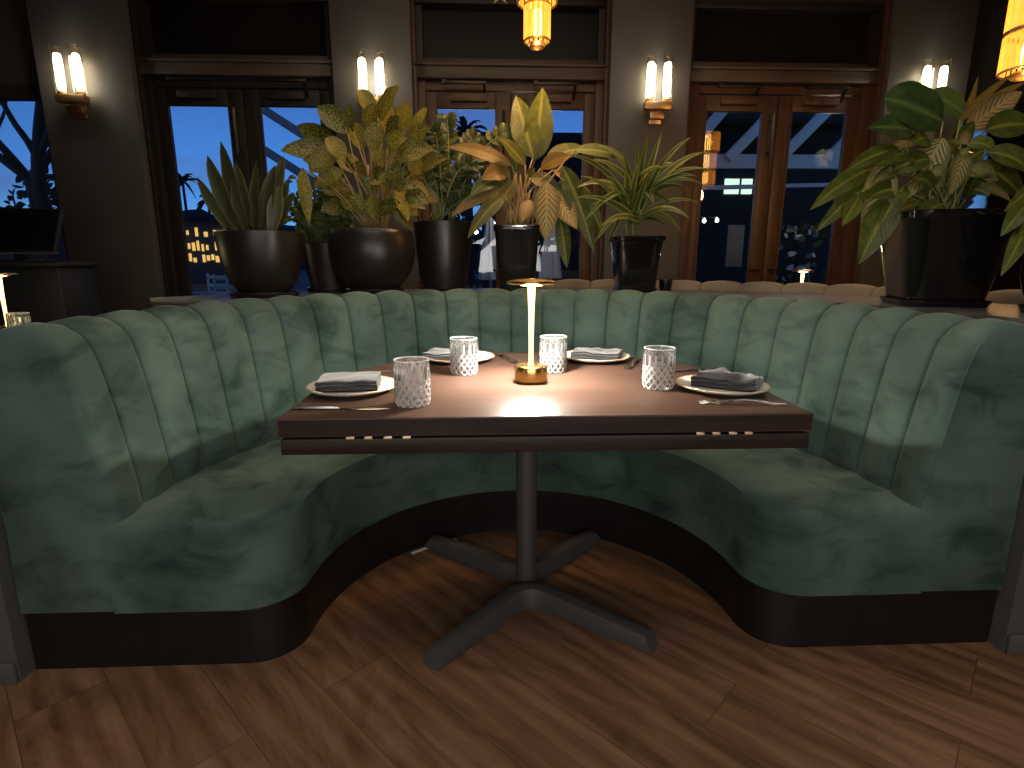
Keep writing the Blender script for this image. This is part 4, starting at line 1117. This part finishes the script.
# lit building far behind door 1
bd = thing('building', 'low building with warm lit windows, far outside the left double door', 'building', (-14.6, 30, 0))
m = MB(); m.box((0, 1.5, 1.55), (4.6, 3, 3.1)); m.build('facade', M['facade'], bd, False)
m = MB(); m.box((0, 1.3, 3.2), (5.0, 3.6, 0.25)); m.build('roof', M['hill'], bd, False)
rw = random.Random(5)
for i in range(20):
    for j in range(3):
        z = 1.25+j*0.62+rw.uniform(-0.08, 0.08); x = -2.15+i*0.225
        if rw.random() < 0.3: continue
        MB().box((x, -0.03, z), (0.09+0.08*rw.random(), 0.06, 0.5-0.3*rw.random())).build('window', M['lit_red'] if i < 5 and j == 2 else M['lit'], bd, False)
# second dark building across, behind door 3
b2 = thing('building', 'dark building outside the right double door with one pale green lit window', 'building', (9.5, 17, 0))
m = MB(); m.box((0, 2, 3.6), (9.5, 4, 7.2)); m.build('facade', M['dusk_wall'], b2, False)
for x, z, w, h in [(-2.35, 3.25, 0.42, 0.42), (-1.9, 3.25, 0.30, 0.42)]:
    f = MB().box((x, -0.03, z), (w, 0.06, h)).build('window', M['lit_green'], b2, False)
b3 = thing('building', 'dark low-roofed building outside the middle double door', 'building', (3.0, 24, 0))
m = MB(); m.box((0, 2, 2.9), (6.5, 4, 5.8)); m.build('facade', M['hill'], b3, False)
m = MB(); m.prism([(-3.6, -0.3), (3.6, -0.3), (3.6, 4.3), (-3.6, 4.3)], 5.8, 6.1); m.build('roof', M['hill'], b3, False)

def palm(label, loc, h, seed, r=1.1):
    rp = random.Random(seed)
    t_ = thing('palm_tree', label, 'palm tree', loc, 0, 'palm trees outside')
    m = MB(); m.tube([(0, 0, 0), (0.1, 0, h*0.5), (0.05, 0, h)], [0.16, 0.11, 0.10], 8); m.build('trunk', M['bark'], t_, True)
    m = MB()
    for k in range(26):
        a = rp.uniform(0, 2*pi); el = rp.uniform(-0.7, 1.2); ln = r*rp.uniform(0.7, 1.15)
        d = V((cos(a)*cos(el), sin(a)*cos(el), sin(el)))
        b = V((0.05, 0, h)); e_ = b+d*ln+V((0, 0, -0.35*ln))
        m.leaf(b, b+d*ln*0.55+V((0, 0, 0.12)), e_, 0.26*ln, (rp.uniform(-1, 1), rp.uniform(-1, 1), 1), 'oval', 0.5, 0, 0, 6)
    m.build('fronds', M['palm'], t_, 'all', normals=False)
palm('palm silhouette nearest the left edge of the left double door glass', (-22.75, 45, 0), 6.9, 1, 1.3)
palm('palm silhouette seen above the snake plant, left of its neighbour', (-22.07, 47.2, 0), 5.75, 2, 1.1)
palm('palm silhouette just above the tallest snake plant leaf tips', (-22.2, 50, 0), 5.7, 3, 1.1)
palm('palm silhouette in the middle double door glass, behind the feathery plant', (-0.56, 14.5, 0), 4.05, 4, 0.62)

# shrubs at the foot of the hill
def bush(label, loc, r, h, seed):
    rp = random.Random(seed); m = MB()
    for k in range(700):
        a = rp.uniform(0, 2*pi); el = rp.uniform(0, pi/2); q = rp.uniform(0.6, 1.0)
        p_ = V((cos(a)*cos(el)*r*q, sin(a)*cos(el)*r*q, sin(el)*h*q))
        d = V((rp.uniform(-1, 1), rp.uniform(-1, 1), rp.uniform(-0.2, 1))).normalized()*r*0.14
        m.leaf(p_, p_+d*0.5, p_+d, r*0.08, (rp.uniform(-1, 1), -1, rp.uniform(-1, 1)), 'oval', 0.2, 0, 0, 5)
    o = m.build('shrub', M['palm'], None, 'all', normals=False); o.location = loc
    tag(o, label, 'shrub', 'dark shrubs outside')
bush('dark leafy shrub outside the far left window, below the bare tree', (-8.1, 11.2, 0), 1.2, 2.7, 4)
bush('dark shrub outside the middle door, below the palm', (-1.25, 18.5, 0), 1.5, 3.5, 5)
bush('added dark shrub dimming the right end window, behind the large right plant', (5.7, 6.9, 0), 0.8, 1.9, 6)  # shrub added to dim the bright sky patch in this window

# bare tree in the left window
rt = random.Random(3)
tr = thing('bare_tree', 'bare branching tree silhouette outside the far left window', 'tree', (-6.05, 8.3, 0))
m = MB()
def branch(p_, d, ln, r, depth):
    pts = [p_]; rr = [r]; dd = d.copy()
    for i in range(4):
        dd = (dd+V((rt.uniform(-0.2, 0.2), rt.uniform(-0.15, 0.15), rt.uniform(-0.05, 0.15)))).normalized()
        pts.append(pts[-1]+dd*ln/4); rr.append(r*(1-0.12*(i+1)))
    m.tube(pts, rr, 6)
    if depth > 0:
        for k in range(3 if depth > 1 else 4):
            q = pts[rt.choice([2, 3, 4])]
            nd = (dd+V((rt.choice([-1, 1])*rt.uniform(0.4, 1.0), rt.uniform(-0.4, 0.4), rt.uniform(-0.1, 0.6)))).normalized()
            branch(q, nd, ln*rt.uniform(0.5, 0.75), r*0.5, depth-1)
branch(V((0, 0, 0)), V((0.02, 0, 1)), 2.3, 0.13, 4)
branch(V((0, 0, 1.6)), V((-0.25, 0, 1)), 1.8, 0.10, 3)
branch(V((0, 0, 1.5)), V((0.55, 0, 0.9)), 1.2, 0.075, 3)
m.build('branches', M['bark'], tr, 'all')

# patio umbrellas, closed, outside the middle door
def umbrella(label, loc):
    u_ = thing('patio_umbrella', label, 'umbrella', loc, 0, 'closed white patio umbrellas')
    m = MB(); m.lathe([(0.03, 0.9), (0.17, 0.82), (0.14, 1.1), (0.09, 1.5), (0.05, 1.72), (0.0, 1.78)], 16, sq=lambda a: 1+0.18*cos(8*a)); m.build('canopy', M['canvas'], u_, 60)
    m = MB(); m.tube([(0, 0, 0.05), (0, 0, 1.82)], 0.02); m.build('pole', M['white_paint'], u_, True)
    m = MB(); m.lathe([(0, 0), (0.22, 0), (0.22, 0.05), (0.03, 0.07), (0, 0.07)], 24); m.build('base', M['panel'], u_, 40)
umbrella('closed white patio umbrella outside the middle door, left of the square pot', (0.04, 9.0, 0))
umbrella('closed white patio umbrella outside the middle door, right of the square pot', (1.05, 9.6, 0))

def patio_chair(label, loc, rz):
    c = thing('patio_chair', label, 'chair', loc, rz, 'patio chairs outside the left door')
    m = MB(); m.box((0, 0, 0.45), (0.46, 0.46, 0.04), None, 0.01); m.build('seat', M['bench_blue'], c)
    m = MB()
    for z in (0.62, 0.74, 0.86): m.bar((-0.22, 0.22, z), (0.22, 0.22, z), 0.02, 0.05, 0.004)
    m.build('backrest', M['white_paint'], c)
    for x in (-0.22, 0.22):
        for y, h in ((-0.21, 0.62), (0.22, 0.92)):
            MB().bar((x, y, 0), (x, y, h), 0.03, 0.03, 0.004).build('leg', M['white_paint'], c)
        MB().bar((x, -0.22, 0.63), (x, 0.22, 0.63), 0.035, 0.02, 0.004).build('armrest', M['white_paint'], c)
    return c
pc = patio_chair('pale-framed patio chair outside the left door, nearest the snake plant pot', (-3.55, 8.0, 0), radians(20))
dup(pc, (-4.25, 8.7, 0), radians(-30), 'pale-framed patio chair outside the left door, farther from the glass')

# white patio roof frames
pf = thing('pergola', 'white pergola frame with slanting beams under a dark roof outside the right door', 'pergola', (0, 0, 0))
m = MB()
for x0, x1 in ((2.95, 3.65), (3.65, 4.45), (4.45, 5.25), (5.2, 6.0)):
    m.bar((x0, 8.9, 2.62), (x1, 8.9, 3.45), 0.10, 0.15, 0.005)
m.bar((2.4, 9.0, 2.60), (7.0, 9.0, 2.60), 0.10, 0.20, 0.005)
m.bar((2.4, 9.1, 2.20), (7.0, 9.1, 2.32), 0.08, 0.06, 0.005)
m.build('beam', M['white_paint'], pf)
for x in (2.45, 6.95):
    MB().bar((x, 9.0, 0), (x, 9.0, 2.5), 0.12, 0.12, 0.005).build('post', M['white_paint'], pf)
m = MB(); m.box((4.7, 9.75, 3.2), (5.0, 1.3, 0.06)); m.box((4.7, 9.4, 3.0), (5.0, 0.04, 0.6)); m.build('roof', M['dusk_wall'], pf, False)
p2 = thing('pergola', 'grey slanting pergola beams seen through the right leaf of the left door', 'pergola', (0, 0, 0))
m = MB(); m.bar((-3.0, 7.5, 2.60), (-1.2, 7.5, 1.45), 0.05, 0.10); m.bar((-2.95, 7.5, 3.05), (-1.2, 7.5, 1.95), 0.05, 0.10); m.build('beam', M['white_paint'], p2, False)
MB().bar((-1.25, 7.5, 0), (-1.25, 7.5, 2.1), 0.08, 0.08).build('post', M['white_paint'], p2, False)
sb = thing('sign_board', 'blank tan board on legs outside the right double door', 'board', (3.66, 9.0-0.6, 0))
m = MB(); m.box((0, 0, 1.32), (0.24, 0.03, 0.60), None, 0.006); m.build('board', M['tan_board'], sb)
for x in (-0.09, 0.09): MB().bar((x, 0.03, 0), (x, 0.02, 1.3), 0.025, 0.025).build('leg', M['metal_dark'], sb, False)
sl = thing('string_lights', 'string of small white bulbs outside the doors', 'string lights', (0, 0, 0))
m = MB(); pts = []
bl = [(0.10, 10.2, 1.75), (-0.2, 10.2, 1.60), (3.85, 10.2, 1.80), (4.08, 10.2, 1.81), (0.62, 10.2, 1.05), (2.6, 10.2, 2.0)]
bs = sorted(bl)
m.tube([(-0.6, 10.2, 2.0)]+[(x, y, z+0.06) for x, y, z in bs]+[(5.4, 10.2, 2.1)], 0.006, 5); m.build('cable', M['black'], sl, True)
for x, y, z in bl:
    m = MB(); m.lathe([(0, -0.03), (0.022, -0.02), (0.03, 0.0), (0.02, 0.03), (0.0, 0.05)], 12, (x, y, z)); m.build('bulb', M['bulb'], sl, True)
fl = thing('flowering_planter', 'white-flowered shrub in a dark planter outside the right leaf of the right door', 'plant', (4.05, 7.4, 0))
m = MB(); m.lathe([(0, 0), (0.2, 0), (0.26, 0.6), (0.23, 0.6), (0.22, 0.5), (0, 0.5)], 24); m.build('planter', M['pot_black'], fl, 40)
m = MB(); m2 = MB()
for k in range(60):
    q = V((rd.uniform(-0.28, 0.28), rd.uniform(-0.2, 0.2), rd.uniform(0.7, 1.55))); d = V((rd.uniform(-1, 1), -0.5, rd.uniform(-0.5, 1)))*0.12
    (m2 if k % 3 == 0 else m).leaf(q, q+d*0.5, q+d, 0.07, (0, -1, 0.3), 'oval', 0.2, 0.2, 0, 5)
m.build('foliage', L['bush'], fl, 'all', normals=False); m2.build('blossom', M['white_flower'], fl, 'all', normals=False)
m = MB(); m.tube([(0, 0, 0.5), (0.02, 0, 1.5)], 0.02); m.build('stem', M['bark'], fl, True)

# ------------------------------------------------------------------ light
light('fill_light', 'AREA', (0.1, 0.4, 3.6), 25, (1.0, 0.93, 0.86), 2.4, (0, 0, 0), 1.2)  # added overhead fill for floor and seat fronts, no fixture there
light('fill_light', 'AREA', (0.1, -0.9, 1.15), 21, (1.0, 0.95, 0.90), 2.4, (radians(74), 0, 0), 0.8)  # added low fill behind the camera, reaching seat fronts under the table
light('fill_light', 'AREA', (0.1, 2.7, 3.6), 22, (1.0, 0.80, 0.54), 2.5, (0, 0, 0), 0.8)  # added warm fill above the plants, no fixture there
light('patio_fill', 'POINT', (4.0, 6.9, 2.3), 7, (1.0, 0.82, 0.6), 0.1)  # added unseen lamp for the board and flowers
light('patio_fill', 'POINT', (0.6, 8.4, 2.2), 14, (1.0, 0.85, 0.65), 0.1)  # added unseen lamp warming the white umbrellas

w = bpy.data.worlds.new('dusk'); scn.world = w; w.use_nodes = True
nt = w.node_tree; nt.nodes.clear()
out = nt.nodes.new('ShaderNodeOutputWorld'); bg = nt.nodes.new('ShaderNodeBackground')
tc = nt.nodes.new('ShaderNodeTexCoord'); sx = nt.nodes.new('ShaderNodeSeparateXYZ'); rp = nt.nodes.new('ShaderNodeValToRGB')
nz_ = nt.nodes.new('ShaderNodeTexNoise'); mp = nt.nodes.new('ShaderNodeMapping'); mx = nt.nodes.new('ShaderNodeMix'); mx.data_type = 'RGBA'
nt.links.new(tc.outputs['Generated'], sx.inputs[0]); nt.links.new(sx.outputs[2], rp.inputs[0])
els = rp.color_ramp.elements
els[0].position = 0.0; els[0].color = (0.25, 0.62, 1.0, 1)
els[1].position = 0.55; els[1].color = (0.03, 0.06, 0.20, 1)
e = els.new(0.10); e.color = (0.09, 0.33, 0.88, 1)
e = els.new(0.26); e.color = (0.055, 0.17, 0.56, 1)
mp.inputs[3].default_value = (2, 2, 9)
nt.links.new(tc.outputs['Generated'], mp.inputs[0]); nt.links.new(mp.outputs[0], nz_.inputs['Vector']); nz_.inputs['Scale'].default_value = 2.2; nz_.inputs['Detail'].default_value = 4
cr = nt.nodes.new('ShaderNodeValToRGB'); nt.links.new(nz_.outputs[0], cr.inputs[0])
cr.color_ramp.elements[0].position = 0.5; cr.color_ramp.elements[0].color = (0, 0, 0, 1); cr.color_ramp.elements[1].position = 0.75; cr.color_ramp.elements[1].color = (0.6, 0.6, 0.6, 1)
nt.links.new(cr.outputs[0], mx.inputs[0]); nt.links.new(rp.outputs[0], mx.inputs[6]); mx.inputs[7].default_value = (0.13, 0.14, 0.30, 1)
nt.links.new(mx.outputs[2], bg.inputs[0]); bg.inputs[1].default_value = 1.0
nt.links.new(bg.outputs[0], out.inputs[0])

scn.view_settings.view_transform = 'Standard'
scn.view_settings.look = 'None'
scn.view_settings.exposure = 0.12
c = scn.cycles
c.use_denoising = True
c.max_bounces = 10; c.transparent_max_bounces = 16; c.transmission_bounces = 8
c.caustics_reflective = False; c.caustics_refractive = False
c.sample_clamp_indirect = 6.0
